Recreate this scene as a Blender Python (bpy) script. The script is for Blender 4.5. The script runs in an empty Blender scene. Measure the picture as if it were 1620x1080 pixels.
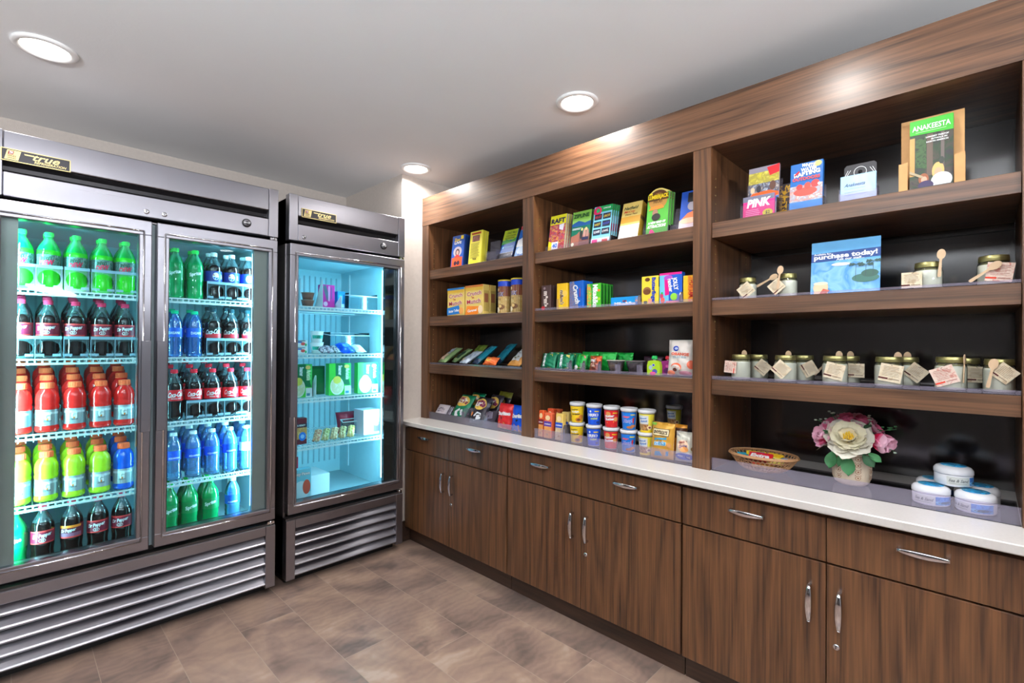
import bpy, math, random
from mathutils import Vector, Matrix
random.seed(7)
sc = bpy.context.scene
COL = sc.collection

# ------------------------------------------------------------------ camera
def make_camera():
    a, p, r = math.radians(45.8454), math.radians(.37762), math.radians(.37584)
    F = Vector((math.sin(a)*math.cos(p), math.cos(a)*math.cos(p), math.sin(p)))
    R = Vector((math.cos(a), -math.sin(a), 0)); U = R.cross(F)
    R2 = R*math.cos(r)+U*math.sin(r); U2 = -R*math.sin(r)+U*math.cos(r)
    cd = bpy.data.cameras.new('camera'); cam = bpy.data.objects.new('camera', cd); COL.objects.link(cam)
    cd.sensor_width = 36; cd.lens = 36*772.4858/1620; cd.clip_start = .02
    m = Matrix((R2, U2, -F)).transposed().to_4x4(); m.translation = Vector((0, 0, 1.25))
    cam.matrix_world = m; sc.camera = cam
make_camera()

# ------------------------------------------------------------------ world, exposure
W = bpy.data.worlds.new('world'); sc.world = W; W.use_nodes = True
W.node_tree.nodes['Background'].inputs[0].default_value = (.86, .90, .96, 1)
W.node_tree.nodes['Background'].inputs[1].default_value = .45
sc.view_settings.view_transform = 'Standard'; sc.view_settings.look = 'None'
sc.view_settings.gamma = 1; sc.view_settings.use_curve_mapping = False
sc.view_settings.exposure = 0.1
sc.cycles.transparent_max_bounces = 24
sc.cycles.max_bounces = 8
sc.cycles.sample_clamp_indirect = 6
sc.cycles.use_denoising = True

LAMPS = [(.083, 2.484), (1.747, 1.303), (1.731, 2.514), (.083, 1.0), (1.40, .40), (.083, -.6), (1.747, -1.2), (-1.5, 1.6)]
def area(name, loc, size, power, col, direction, size_y=None, spread=math.pi, shape='DISK'):
    l = bpy.data.lights.new(name, 'AREA'); l.shape = shape; l.size = size
    if size_y: l.size_y = size_y
    l.energy = power; l.color = col; l.spread = spread
    o = bpy.data.objects.new(name, l); COL.objects.link(o); o.location = loc
    o.rotation_euler = Vector(direction).to_track_quat('-Z', 'Y').to_euler()
    return o
for i, (x, y) in enumerate(LAMPS):
    area('downlight_lamp', (x, y, 2.318), .13, 7.5, (1, .96, .92), (0, 0, -1), spread=math.radians(165))
# two added fill lamps behind the camera, without fixtures, brighten the ceiling
for x, y in ((-1.3, .2), (.3, -1.5)):
    area('added_ceiling_fill', (x, y, 1.75), .35, 132, (.92, .96, 1), (.15, .25, 1), spread=math.radians(170))
CY = (.36, .86, 1.0)
area('cooler_lamp', (.846, 2.607, 1.07), .02, 19, CY, (-.8, .5, 0), 1.25, shape='RECTANGLE')
area('cooler_lamp', (.004, 2.607, 1.07), .02, 19, (.34, .93, .95), (.75, .5, 0), 1.25, shape='RECTANGLE')
area('cooler_lamp', (1.572, 2.607, 1.07), .02, 12.5, (.33, .80, 1.0), (-.75, .6, 0), 1.25, shape='RECTANGLE')

# ------------------------------------------------------------------ materials
def lin(c):
    return tuple(((v/255)/12.92 if v/255 <= .04045 else ((v/255+.055)/1.055)**2.4) for v in c)
MC = {}
def M(name, rgb=None, rough=.5, metal=0, trans=0, coat=0, vary=.06, vscale=30, emit=0, ior=1.45, spec=.5, aniso=0, bump=0, bscale=200):
    if name in MC: return MC[name]
    m = bpy.data.materials.new(name); m.use_nodes = True; MC[name] = m
    nt = m.node_tree; b = nt.nodes['Principled BSDF']; c = lin(rgb)
    b.inputs['Roughness'].default_value = rough; b.inputs['Metallic'].default_value = metal
    b.inputs['Transmission Weight'].default_value = trans; b.inputs['Coat Weight'].default_value = coat
    b.inputs['IOR'].default_value = ior; b.inputs['Specular IOR Level'].default_value = spec
    tc = nt.nodes.new('ShaderNodeTexCoord'); n = nt.nodes.new('ShaderNodeTexNoise'); n.inputs['Scale'].default_value = vscale
    nt.links.new(tc.outputs['Object'], n.inputs['Vector'])
    mx = nt.nodes.new('ShaderNodeMix'); mx.data_type = 'RGBA'
    nt.links.new(n.outputs['Fac'], mx.inputs['Factor'])
    mx.inputs['A'].default_value = tuple(min(1, v*(1-vary)) for v in c)+(1,)
    mx.inputs['B'].default_value = tuple(min(1, v*(1+vary)) for v in c)+(1,)
    nt.links.new(mx.outputs['Result'], b.inputs['Base Color'])
    if emit:
        b.inputs['Emission Color'].default_value = c+(1,); b.inputs['Emission Strength'].default_value = emit
    if aniso:
        b.inputs['Anisotropic'].default_value = aniso
    if bump:
        n2 = nt.nodes.new('ShaderNodeTexNoise'); n2.inputs['Scale'].default_value = bscale; n2.inputs['Detail'].default_value = 4
        nt.links.new(tc.outputs['Object'], n2.inputs['Vector'])
        bp = nt.nodes.new('ShaderNodeBump'); bp.inputs['Strength'].default_value = bump; bp.inputs['Distance'].default_value = .002
        nt.links.new(n2.outputs['Fac'], bp.inputs['Height']); nt.links.new(bp.outputs['Normal'], b.inputs['Normal'])
    return m
def K(r, g, b, rough=.42, **k):           # plain printed colour
    return M('print_%d_%d_%d_%d' % (r, g, b, int(rough*100)), (r, g, b), rough, **k)
def clear(name, rgb, alpha=.15, rough=.05, gloss=.12, body=(230, 235, 245), ior=1.4):
    """thin clear plastic or glass: tinted transparency under a glossy film"""
    if name in MC: return MC[name]
    m = bpy.data.materials.new(name); m.use_nodes = True; MC[name] = m; nt = m.node_tree; nt.nodes.clear()
    out = nt.nodes.new('ShaderNodeOutputMaterial'); t = nt.nodes.new('ShaderNodeBsdfTransparent'); t.inputs[0].default_value = lin(rgb)+(1,)
    g = nt.nodes.new('ShaderNodeBsdfGlossy'); g.inputs['Roughness'].default_value = rough
    d = nt.nodes.new('ShaderNodeBsdfDiffuse'); d.inputs[0].default_value = lin(body)+(1,)
    fr = nt.nodes.new('ShaderNodeFresnel'); fr.inputs[0].default_value = ior
    ad = nt.nodes.new('ShaderNodeMath'); ad.operation = 'MULTIPLY_ADD'; ad.inputs[1].default_value = 1; ad.inputs[2].default_value = gloss*.3
    nt.links.new(fr.outputs[0], ad.inputs[0])
    m1 = nt.nodes.new('ShaderNodeMixShader'); m1.inputs[0].default_value = alpha
    nt.links.new(t.outputs[0], m1.inputs[1]); nt.links.new(d.outputs[0], m1.inputs[2])
    m2 = nt.nodes.new('ShaderNodeMixShader'); nt.links.new(ad.outputs[0], m2.inputs[0])
    nt.links.new(m1.outputs[0], m2.inputs[1]); nt.links.new(g.outputs[0], m2.inputs[2]); nt.links.new(m2.outputs[0], out.inputs[0])
    return m
def wood(name, axis, dark, light, rough=.38, gscale=1.0, coat=.15):
    m = bpy.data.materials.new(name); m.use_nodes = True; MC[name] = m; nt = m.node_tree; b = nt.nodes['Principled BSDF']
    L = nt.links.new; N = nt.nodes.new
    tc = N('ShaderNodeTexCoord'); oi = N('ShaderNodeObjectInfo')
    ad = N('ShaderNodeVectorMath'); ad.operation = 'ADD'
    cm = N('ShaderNodeVectorMath'); cm.operation = 'SCALE'; cm.inputs[0].default_value = (3.1, 5.7, 4.3); L(oi.outputs['Random'], cm.inputs['Scale'])
    L(tc.outputs['Object'], ad.inputs[0]); L(cm.outputs[0], ad.inputs[1])
    mp = N('ShaderNodeMapping'); s = [1, 1, 1]
    for i in range(3): s[i] = .55*gscale if i == axis else 9*gscale
    mp.inputs['Scale'].default_value = s; L(ad.outputs[0], mp.inputs[0])
    # broad cathedral figure
    n1 = N('ShaderNodeTexNoise'); n1.inputs['Scale'].default_value = 1; n1.inputs['Detail'].default_value = 1.5; L(mp.outputs[0], n1.inputs['Vector'])
    mu = N('ShaderNodeMath'); mu.operation = 'MULTIPLY'; mu.inputs[1].default_value = 15; L(n1.outputs['Fac'], mu.inputs[0])
    sn = N('ShaderNodeMath'); sn.operation = 'PINGPONG'; sn.inputs[1].default_value = 1; L(mu.outputs[0], sn.inputs[0])
    # fine pores
    mp2 = N('ShaderNodeMapping'); s2 = [4*gscale if i == axis else 150*gscale for i in range(3)]
    mp2.inputs['Scale'].default_value = s2; L(ad.outputs[0], mp2.inputs[0])
    n2 = N('ShaderNodeTexNoise'); n2.inputs['Scale'].default_value = 1; n2.inputs['Detail'].default_value = 3; L(mp2.outputs[0], n2.inputs['Vector'])
    mx = N('ShaderNodeMath'); mx.operation = 'MULTIPLY_ADD'; mx.inputs[1].default_value = .34; L(sn.outputs[0], mx.inputs[0])
    m5 = N('ShaderNodeMath'); m5.operation = 'MULTIPLY'; m5.inputs[1].default_value = .95; L(n2.outputs['Fac'], m5.inputs[0]); L(m5.outputs[0], mx.inputs[2])
    cr = N('ShaderNodeValToRGB'); cr.color_ramp.elements[0].position = .30; cr.color_ramp.elements[1].position = .88
    cr.color_ramp.elements[0].color = lin(dark)+(1,); cr.color_ramp.elements[1].color = lin(light)+(1,)
    L(mx.outputs[0], cr.inputs[0]); L(cr.outputs[0], b.inputs['Base Color'])
    b.inputs['Roughness'].default_value = rough; b.inputs['Coat Weight'].default_value = coat; b.inputs['Coat Roughness'].default_value = .25
    return m
WV = wood('walnut_upright', 2, (46, 28, 17), (106, 70, 43))
WH = wood('walnut_horizontal', 1, (54, 35, 23), (108, 75, 52))
WB = wood('dark_backing', 2, (13, 8, 8), (22, 14, 13), rough=.14, coat=.6)
WB.node_tree.nodes['Principled BSDF'].inputs['Coat Roughness'].default_value = .1
WB.node_tree.nodes['Principled BSDF'].inputs['IOR'].default_value = 1.9
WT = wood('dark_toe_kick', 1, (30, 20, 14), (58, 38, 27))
def photo(name, cols, scale=40, rough=.35):
    """a printed picture: mottled patches of the given inks"""
    if name in MC: return MC[name]
    m = bpy.data.materials.new(name); m.use_nodes = True; MC[name] = m; nt = m.node_tree; b = nt.nodes['Principled BSDF']
    tc = nt.nodes.new('ShaderNodeTexCoord'); n = nt.nodes.new('ShaderNodeTexNoise'); n.inputs['Scale'].default_value = scale; n.inputs['Detail'].default_value = 3
    n.inputs['Distortion'].default_value = .8
    nt.links.new(tc.outputs['Object'], n.inputs['Vector']); cr = nt.nodes.new('ShaderNodeValToRGB')
    e = cr.color_ramp.elements; k = len(cols)
    while len(e) < k: e.new(.5)
    for i, c in enumerate(cols):
        e[i].position = .32+.36*i/(k-1); e[i].color = lin(c)+(1,)
    nt.links.new(n.outputs['Fac'], cr.inputs[0]); nt.links.new(cr.outputs[0], b.inputs['Base Color']); b.inputs['Roughness'].default_value = rough
    return m
def steel(name, base=(150, 149, 157), rough=.3, aniso=.75, tang='Z'):
    m = M(name, base, rough, 1.0, aniso=aniso, vary=.05, vscale=6)
    nt = m.node_tree; b = nt.nodes['Principled BSDF']
    tc = nt.nodes['Texture Coordinate'] if 'Texture Coordinate' in nt.nodes else nt.nodes.new('ShaderNodeTexCoord')
    mp = nt.nodes.new('ShaderNodeMapping'); mp.inputs['Scale'].default_value = (2, 2, 900) if tang != 'X' else (900, 2, 2)
    nt.links.new(tc.outputs['Object'], mp.inputs[0]); n = nt.nodes.new('ShaderNodeTexNoise'); n.inputs['Scale'].default_value = 1; n.inputs['Detail'].default_value = 2
    nt.links.new(mp.outputs[0], n.inputs['Vector']); mr = nt.nodes.new('ShaderNodeMapRange')
    mr.inputs['To Min'].default_value = rough-.06; mr.inputs['To Max'].default_value = rough+.07
    nt.links.new(n.outputs['Fac'], mr.inputs[0]); nt.links.new(mr.outputs[0], b.inputs['Roughness'])
    tg = nt.nodes.new('ShaderNodeTangent'); tg.direction_type = 'RADIAL'; tg.axis = 'Z'; nt.links.new(tg.outputs[0], b.inputs['Tangent'])
    return m
ST = steel('brushed_steel'); STD = steel('brushed_steel_dull', (134, 131, 133), .36)
CHR = M('chrome', (215, 215, 220), .12, 1.0); GROOVE = M('dark_groove', (44, 42, 44), .35, .6)
BLK = M('black_gasket', (18, 18, 20), .45); LINER = M('cooler_liner', (190, 224, 232), .35)
GLASS = clear('cooler_glass', (236, 250, 252), .0, .02, .0, ior=1.22)
ACR = clear('clear_acrylic', (246, 243, 252), .13, .08, .08, (228, 222, 245), ior=1.3)
PLAS = clear('clear_bottle_plastic', (215, 225, 228), .12, .08, .3, (150, 165, 175))
STOP = clear('lane_stop_plastic', (238, 248, 252), .05, .12, .1, (170, 215, 225), ior=1.3)
ACR2 = clear('thin_acrylic', (250, 249, 253), .03, .08, .05, (225, 220, 240), ior=1.25)
BAND = clear('lane_stop_band', (225, 240, 250), .5, .12, .1, (190, 220, 240), ior=1.3)
WHITE = K(238, 240, 242); WIRE = M('white_wire', (225, 235, 240), .35)
TUBE = M('led_tube', (210, 240, 255), .5, emit=6)
BRASS = M('gold_lid', (160, 154, 102), .36, .85)

# ------------------------------------------------------------------ mesh tools
TXT = {}
def text_mesh(s, bold=.0, res=2):
    k = (s, bold)
    if k in TXT: return TXT[k]
    cu = bpy.data.curves.new('t', 'FONT'); cu.body = s; cu.align_x = 'CENTER'; cu.align_y = 'CENTER'; cu.size = 1; cu.offset = bold; cu.resolution_u = res
    ob = bpy.data.objects.new('t', cu); me = ob.to_mesh()
    v = [(p.co.x, p.co.y) for p in me.vertices]; f = [tuple(p.vertices) for p in me.polygons]
    # upward facing winding
    out = []
    for q in f:
        ar = sum(v[q[i]][0]*v[q[(i+1) % len(q)]][1]-v[q[(i+1) % len(q)]][0]*v[q[i]][1] for i in range(len(q)))
        out.append(q if ar > 0 else q[::-1])
    ob.to_mesh_clear(); bpy.data.objects.remove(ob); bpy.data.curves.remove(cu)
    w = max(a[0] for a in v)-min(a[0] for a in v); h = max(a[1] for a in v)-min(a[1] for a in v)
    cx = (max(a[0] for a in v)+min(a[0] for a in v))/2; cy = (max(a[1] for a in v)+min(a[1] for a in v))/2
    v = [(a-cx, b-cy) for a, b in v]
    TXT[k] = (v, out, w, h); return TXT[k]

class MB:
    def __init__(s): s.v = []; s.f = []; s.m = []; s.sm = []; s.mats = []
    def mi(s, m):
        if m not in s.mats: s.mats.append(m)
        return s.mats.index(m)
    def add(s, vs, fs, m, smooth=False):
        o = len(s.v); s.v += [tuple(p) for p in vs]; k = s.mi(m)
        for f in fs: s.f.append(tuple(i+o for i in f)); s.m.append(k); s.sm.append(smooth)
        return s
    def box(s, x0, x1, y0, y1, z0, z1, m, tf=None):
        v = [(x, y, z) for z in (z0, z1) for y in (y0, y1) for x in (x0, x1)]
        if tf: v = [tf(p) for p in v]
        return s.add(v, [(0, 2, 3, 1), (4, 5, 7, 6), (0, 1, 5, 4), (2, 6, 7, 3), (0, 4, 6, 2), (1, 3, 7, 5)], m)
    def bbox(s, x0, x1, y0, y1, z0, z1, m, b=.002):
        """box with chamfered edges"""
        v = []; xs, ys, zs = (x0, x1), (y0, y1), (z0, z1)
        def sg(i): return 1 if i == 0 else -1
        idx = {}
        for i in (0, 1):
            for j in (0, 1):
                for k in (0, 1):
                    for a in range(3):
                        p = [xs[i]+sg(i)*b, ys[j]+sg(j)*b, zs[k]+sg(k)*b]; q = [xs[i], ys[j], zs[k]]; p[a] = q[a]
                        idx[(i, j, k, a)] = len(v); v.append(tuple(p))
        F = []
        for i in (0, 1):
            c = [(i, 0, 0, 0), (i, 1, 0, 0), (i, 1, 1, 0), (i, 0, 1, 0)]; F.append([idx[q] for q in (c if i else c[::-1])])
            c = [(0, i, 0, 1), (1, i, 0, 1), (1, i, 1, 1), (0, i, 1, 1)]; F.append([idx[q] for q in (c[::-1] if i else c)])
            c = [(0, 0, i, 2), (1, 0, i, 2), (1, 1, i, 2), (0, 1, i, 2)]; F.append([idx[q] for q in (c if i else c[::-1])])
        for i in (0, 1):
            for j in (0, 1):
                F.append([idx[(i, j, 0, 0)], idx[(i, j, 1, 0)], idx[(i, j, 1, 1)], idx[(i, j, 0, 1)]])
                F.append([idx[(i, 0, j, 0)], idx[(i, 1, j, 0)], idx[(i, 1, j, 2)], idx[(i, 0, j, 2)]])
                F.append([idx[(0, i, j, 1)], idx[(1, i, j, 1)], idx[(1, i, j, 2)], idx[(0, i, j, 2)]])
                for k in (0, 1): F.append([idx[(i, j, k, 0)], idx[(i, j, k, 1)], idx[(i, j, k, 2)]])
        cx = Vector(((x0+x1)/2, (y0+y1)/2, (z0+z1)/2)); G = []
        for f in F:
            a, bb, c = (Vector(v[t]) for t in f[:3]); n = (bb-a).cross(c-a); mid = sum((Vector(v[t]) for t in f), Vector())/len(f)
            G.append(f if n.dot(mid-cx) > 0 else f[::-1])
        return s.add(v, G, m)
    def lathe(s, prof, m, n=20, c=(0, 0), smooth=True, cap=True, z=0, axis=None, ex=1, ey=1):
        """prof: list of (r, z); spun round z at c"""
        v = []; f = []
        for r, zz in prof:
            for i in range(n):
                a = 2*math.pi*i/n; v.append((c[0]+r*math.cos(a)*ex, c[1]+r*math.sin(a)*ey, z+zz))
        for j in range(len(prof)-1):
            for i in range(n):
                k = (i+1) % n; f.append((j*n+i, j*n+k, (j+1)*n+k, (j+1)*n+i))
        if cap:
            if prof[0][0] > 1e-5: f.append(tuple(range(n))[::-1])
            if prof[-1][0] > 1e-5: f.append(tuple((len(prof)-1)*n+i for i in range(n)))
        if axis: v = [axis(p) for p in v]
        return s.add(v, f, m, smooth)
    def tube(s, pts, r, m, n=6, smooth=True, close=False):
        P = [Vector(p) for p in pts]; v = []; f = []; L = len(P)
        for i, p in enumerate(P):
            t = (P[(i+1) % L]-P[i-1]) if close else (P[min(i+1, L-1)]-P[max(i-1, 0)]); t.normalize()
            a = t.cross(Vector((0, 0, 1)));
            if a.length < .2: a = t.cross(Vector((0, 1, 0)))
            a.normalize(); b = t.cross(a); rr = r[i] if isinstance(r, (list, tuple)) else r
            for k in range(n):
                an = 2*math.pi*k/n; v.append(p+a*rr*math.cos(an)+b*rr*math.sin(an))
        for i in range(L if close else L-1):
            j = (i+1) % L
            for k in range(n): f.append((i*n+k, i*n+(k+1) % n, j*n+(k+1) % n, j*n+k))
        if not close: f += [tuple(range(n))[::-1], tuple((L-1)*n+k for k in range(n))]
        return s.add(v, f, m, smooth)
    def prism(s, poly, y0, y1, m, tf=None, smooth=False):
        """polygon in x,z extruded from y0 to y1"""
        n = len(poly); v = [(x, y0, z) for x, z in poly]+[(x, y1, z) for x, z in poly]
        if tf: v = [tf(p) for p in v]
        f = [tuple(range(n)), tuple(range(2*n-1, n-1, -1))]+[(i, n+i, n+(i+1) % n, (i+1) % n)[::-1] for i in range(n)]
        return s.add(v, f, m, smooth)
    def art(s, items, mf, lo=0, step=.00018, nu=1, nv=1):
        """printed shapes laid on a surface; mf(u, v, off) -> point, u right and v up in 0..1"""
        for k, it in enumerate(items):
            off = step*(k+1+lo); t = it[0]; m = it[8] if t == 't' else it[-1]
            if t == 'r':
                x0, z0, x1, z1 = it[1:5]; v = []; f = []
                for j in range(nv+1):
                    for i in range(nu+1): v.append(mf(x0+(x1-x0)*i/nu, z0+(z1-z0)*j/nv, off))
                for j in range(nv):
                    for i in range(nu): a = j*(nu+1)+i; f.append((a, a+1, a+nu+2, a+nu+1))
                s.add(v, f, m)
            elif t == 'c':
                cx, cz, rx, rz = it[1:5]; n = 20
                v = [mf(cx, cz, off)]; rings = 2 if nu > 1 else 1; f = []
                for q in range(1, rings+1):
                    for i in range(n): v.append(mf(cx+rx*q/rings*math.cos(2*math.pi*i/n), cz+rz*q/rings*math.sin(2*math.pi*i/n), off))
                for i in range(n): f.append((0, 1+i, 1+(i+1) % n))
                if rings == 2:
                    for i in range(n): f.append((1+i, 1+n+i, 1+n+(i+1) % n, 1+(i+1) % n))
                s.add(v, f, m)
            elif t == 'p':
                s.add([mf(a, b, off) for a, b in it[1]], [tuple(range(len(it[1])))], m)
            elif t == 't':   # text, cx, cz, width, height (surface units 0..1), rotation deg, slant
                txt, cx, cz, tw, th, rot, sl = it[1:8]
                v, f, w, h = text_mesh(txt, .02 if len(it) < 10 else it[9])
                o = []; A = s.asp
                for x, z in v:
                    x, z = x/w, z/h
                    x = x*tw+z*th*sl/A; z = z*th           # width in u, height in v
                    X, Z = x*A, z                           # to square units (v heights)
                    if rot: c_, s_ = math.cos(math.radians(rot)), math.sin(math.radians(rot)); X, Z = X*c_-Z*s_, X*s_+Z*c_
                    o.append(mf(cx+X/A, cz+Z, off))
                s.add(o, f, m)
        return s
    asp = 1
    def obj(s, name, parent=None, bevel=0):
        me = bpy.data.meshes.new(name); me.from_pydata(s.v, [], s.f)
        for m in s.mats: me.materials.append(m)
        me.polygons.foreach_set('material_index', s.m); me.polygons.foreach_set('use_smooth', s.sm); me.update()
        o = bpy.data.objects.new(name, me); COL.objects.link(o)
        if parent: o.parent = parent
        return o
def thing(name, label, cat, loc=(0, 0, 0), rz=0, group=None, rx=0):
    o = bpy.data.objects.new(name, None); COL.objects.link(o); o.empty_display_size = .05
    o.location = loc; o.rotation_euler = (rx, 0, rz); tag(o, label, cat, group); return o
def tag(o, label, cat, group=None):
    o['label'] = label; o['category'] = cat
    if group: o['group'] = group
    return o
def struct(o): o['kind'] = 'structure'; return o
def dup(o, loc, rz, label, group=None):
    c = o.copy(); COL.objects.link(c); c.location = loc; c.rotation_euler = (o.rotation_euler[0], 0, rz); c['label'] = label
    if group: c['group'] = group
    for ch in o.children:
        d = ch.copy(); COL.objects.link(d); d.parent = c
        for g in ch.children:
            e = g.copy(); COL.objects.link(e); e.parent = d
    return c
HP = -math.pi/2      # things on the shelving face -x

# ------------------------------------------------------------------ room
def wall_paper(name, rgb):
    return M(name, rgb, .75, bump=.5, bscale=260, vary=.08, vscale=60)
WP = wall_paper('textured_wallcovering', (196, 186, 178))
def floor_mat():
    m = bpy.data.materials.new('stone_plank_floor'); m.use_nodes = True; nt = m.node_tree; b = nt.nodes['Principled BSDF']; L = nt.links.new; N = nt.nodes.new
    def math_(op, a, bb=None, c=None):
        n = N('ShaderNodeMath'); n.operation = op
        for i, q in enumerate((a, bb, c)):
            if q is None: continue
            if isinstance(q, (int, float)): n.inputs[i].default_value = q
            else: L(q, n.inputs[i])
        return n.outputs[0]
    g = N('ShaderNodeNewGeometry'); sp = N('ShaderNodeSeparateXYZ'); L(g.outputs['Position'], sp.inputs[0])
    x = math_('DIVIDE', math_('ADD', sp.outputs[0], 9.195), .2303); ix = math_('FLOOR', x); fx = math_('FRACT', x)
    wn = N('ShaderNodeTexWhiteNoise'); wn.noise_dimensions = '1D'; L(ix, wn.inputs['W'])
    off = math_('MULTIPLY', math_('FLOOR', math_('MULTIPLY', wn.outputs[0], 4)), .215)
    y = math_('DIVIDE', math_('ADD', math_('ADD', sp.outputs[1], 9.0), off), .92); iy = math_('FLOOR', y); fy = math_('FRACT', y)
    # joint mask
    ex = math_('MINIMUM', fx, math_('SUBTRACT', 1, fx)); ey = math_('MULTIPLY', math_('MINIMUM', fy, math_('SUBTRACT', 1, fy)), 4)
    e = math_('MINIMUM', ex, ey); j = math_('LESS_THAN', e, .006)
    cv = N('ShaderNodeCombineXYZ'); L(ix, cv.inputs[0]); L(iy, cv.inputs[1])
    w2 = N('ShaderNodeTexWhiteNoise'); w2.noise_dimensions = '3D'; L(cv.outputs[0], w2.inputs['Vector'])
    # big cloudy veining, shifted per plank
    sc_ = N('ShaderNodeVectorMath'); sc_.operation = 'SCALE'; L(w2.outputs['Color'], sc_.inputs[0]); sc_.inputs['Scale'].default_value = 7
    av = N('ShaderNodeVectorMath'); av.operation = 'ADD'; L(g.outputs['Position'], av.inputs[0]); L(sc_.outputs[0], av.inputs[1])
    n1 = N('ShaderNodeTexNoise'); n1.inputs['Scale'].default_value = 3.2; n1.inputs['Detail'].default_value = 5; n1.inputs['Distortion'].default_value = 1.2; L(av.outputs[0], n1.inputs['Vector'])
    wv = N('ShaderNodeTexWave'); wv.wave_type = 'RINGS'; wv.inputs['Scale'].default_value = 9; wv.inputs['Distortion'].default_value = 9; wv.inputs['Detail'].default_value = 3; wv.inputs['Detail Scale'].default_value = 1.3
    L(av.outputs[0], wv.inputs['Vector'])
    t = math_('ADD', math_('MULTIPLY', n1.outputs['Fac'], .85), math_('ADD', math_('MULTIPLY', wv.outputs['Fac'], .05), math_('MULTIPLY', w2.outputs['Value'], .14)))
    cr = N('ShaderNodeValToRGB'); el = cr.color_ramp.elements; el[0].position = .34; el[0].color = lin((96, 82, 76))+(1,); el[1].position = .72; el[1].color = lin((166, 146, 132))+(1,)
    q = el.new(.5); q.color = lin((132, 110, 99))+(1,); q = el.new(.62); q.color = lin((150, 126, 110))+(1,)
    L(t, cr.inputs[0])
    mx = N('ShaderNodeMix'); mx.data_type = 'RGBA'; L(j, mx.inputs['Factor']); L(cr.outputs[0], mx.inputs['A']); mx.inputs['B'].default_value = lin((150, 132, 118))+(1,)
    L(mx.outputs['Result'], b.inputs['Base Color']); rr = N('ShaderNodeMapRange'); rr.inputs['To Min'].default_value = .22; rr.inputs['To Max'].default_value = .42
    L(n1.outputs['Fac'], rr.inputs[0]); L(rr.outputs[0], b.inputs['Roughness']); return m
FL = floor_mat()
CE = M('ceiling_paint', (232, 234, 236), .8, vary=.02, vscale=4, bump=.15, bscale=150)
XL, YB = -2.4, -2.6
struct(MB().box(XL, 2.47, YB, 3.5, -.1, 0, FL).obj('floor'))
struct(MB().box(XL, 2.47, YB, 3.5, 2.33, 2.43, CE).obj('ceiling'))
struct(MB().box(XL, 2.47, 3.40, 3.5, 0, 2.33, WP).obj('wall_back'))
struct(MB().box(2.37, 2.47, YB, 2.66, 0, 2.33, WP).obj('wall_right'))
struct(MB().box(1.729, 2.47, 2.66, 3.40, 0, 2.33, WP).obj('wall_pier'))
struct(MB().box(XL-.1, XL, YB, 3.5, 0, 2.33, M('left_wall_paint', (60, 55, 54), .8)).obj('wall_left'))
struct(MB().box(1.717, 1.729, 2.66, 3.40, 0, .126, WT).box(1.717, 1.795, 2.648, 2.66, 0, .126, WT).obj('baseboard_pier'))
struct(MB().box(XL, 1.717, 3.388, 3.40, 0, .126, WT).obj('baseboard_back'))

# ------------------------------------------------------------------ downlights
def downlight(x, y, label):
    t = thing('recessed_downlight', label, 'ceiling light', (x, y, 2.33), group='recessed ceiling downlights')
    MB().lathe([(.092, 0), (.094, -.004), (.088, -.009), (.074, -.010), (.068, -.004), (.066, 0)], M('white_trim_ring', (235, 235, 235), .4), 40, cap=False).obj('trim_ring', t)
    MB().lathe([(.066, -.001), (.05, -.004), (.0, -.0055)], M('lit_lens', (255, 250, 240), .5, emit=9), 40, cap=False).obj('lens', t)
downlight(*LAMPS[0], 'round recessed ceiling downlight above the double door cooler')
downlight(*LAMPS[1], 'round recessed ceiling downlight in front of the snack shelving, nearest the camera')
downlight(*LAMPS[2], 'round recessed ceiling downlight at the corner of the white wall pier')

# ------------------------------------------------------------------ coolers
def louvre(m, x0, x1, y, z, h=.05):
    p = [(y+.034, z), (y+.030, z-.003), (y+.004, z-h*.56), (y, z-h*.66), (y, z-h*.74), (y+.004, z-h*.80), (y+.012, z-h*.82), (y+.02, z-h*.78), (y+.034, z-h*.5)]
    n = len(p); v = [(x0, a, b) for a, b in p]+[(x1, a, b) for a, b in p]
    m.add(v, [tuple(range(n))[::-1], tuple(range(n, 2*n))]+[(i, (i+1) % n, n+(i+1) % n, n+i)[::-1] for i in range(n)], ST, False)
def wire_shelf(parent, x0, x1, z, y0=2.635, y1=3.2, k=0):
    m = MB(); sl = lambda p: (p[0], p[1], p[2]+k*(p[1]-2.726)-(.001 if k else 0))
    m.box(x0, x1, y0-.003, y0+.002, z-.006, z, WIRE); m.box(x0, x1, y0-.003, y0+.002, z-.024, z-.016, WIRE)
    n = int((x1-x0)/.021)
    for i in range(n+1):
        x = x0+(x1-x0)*i/n; m.box(x-.0022, x+.0022, y0-.0025, y0+.0015, z-.02, z-.004, WIRE)
        m.box(x-.0016, x+.0016, y0+.013, y1, z-.006, z-.003, WIRE, tf=sl)
    m.box(x0, x1, y0+.002, y0+.012, z-.020, z-.017, WIRE)
    for y in (y0+.2, y0+.4, y1): m.box(x0, x1, y-.003, y+.003, z-.011, z-.006, WIRE, tf=sl)
    for x in (x0, x1): m.box(x-.003, x+.003, y0+.013, y1, z-.016, z-.006, WIRE, tf=sl)
    return m.obj('wire_shelf', parent)
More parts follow.
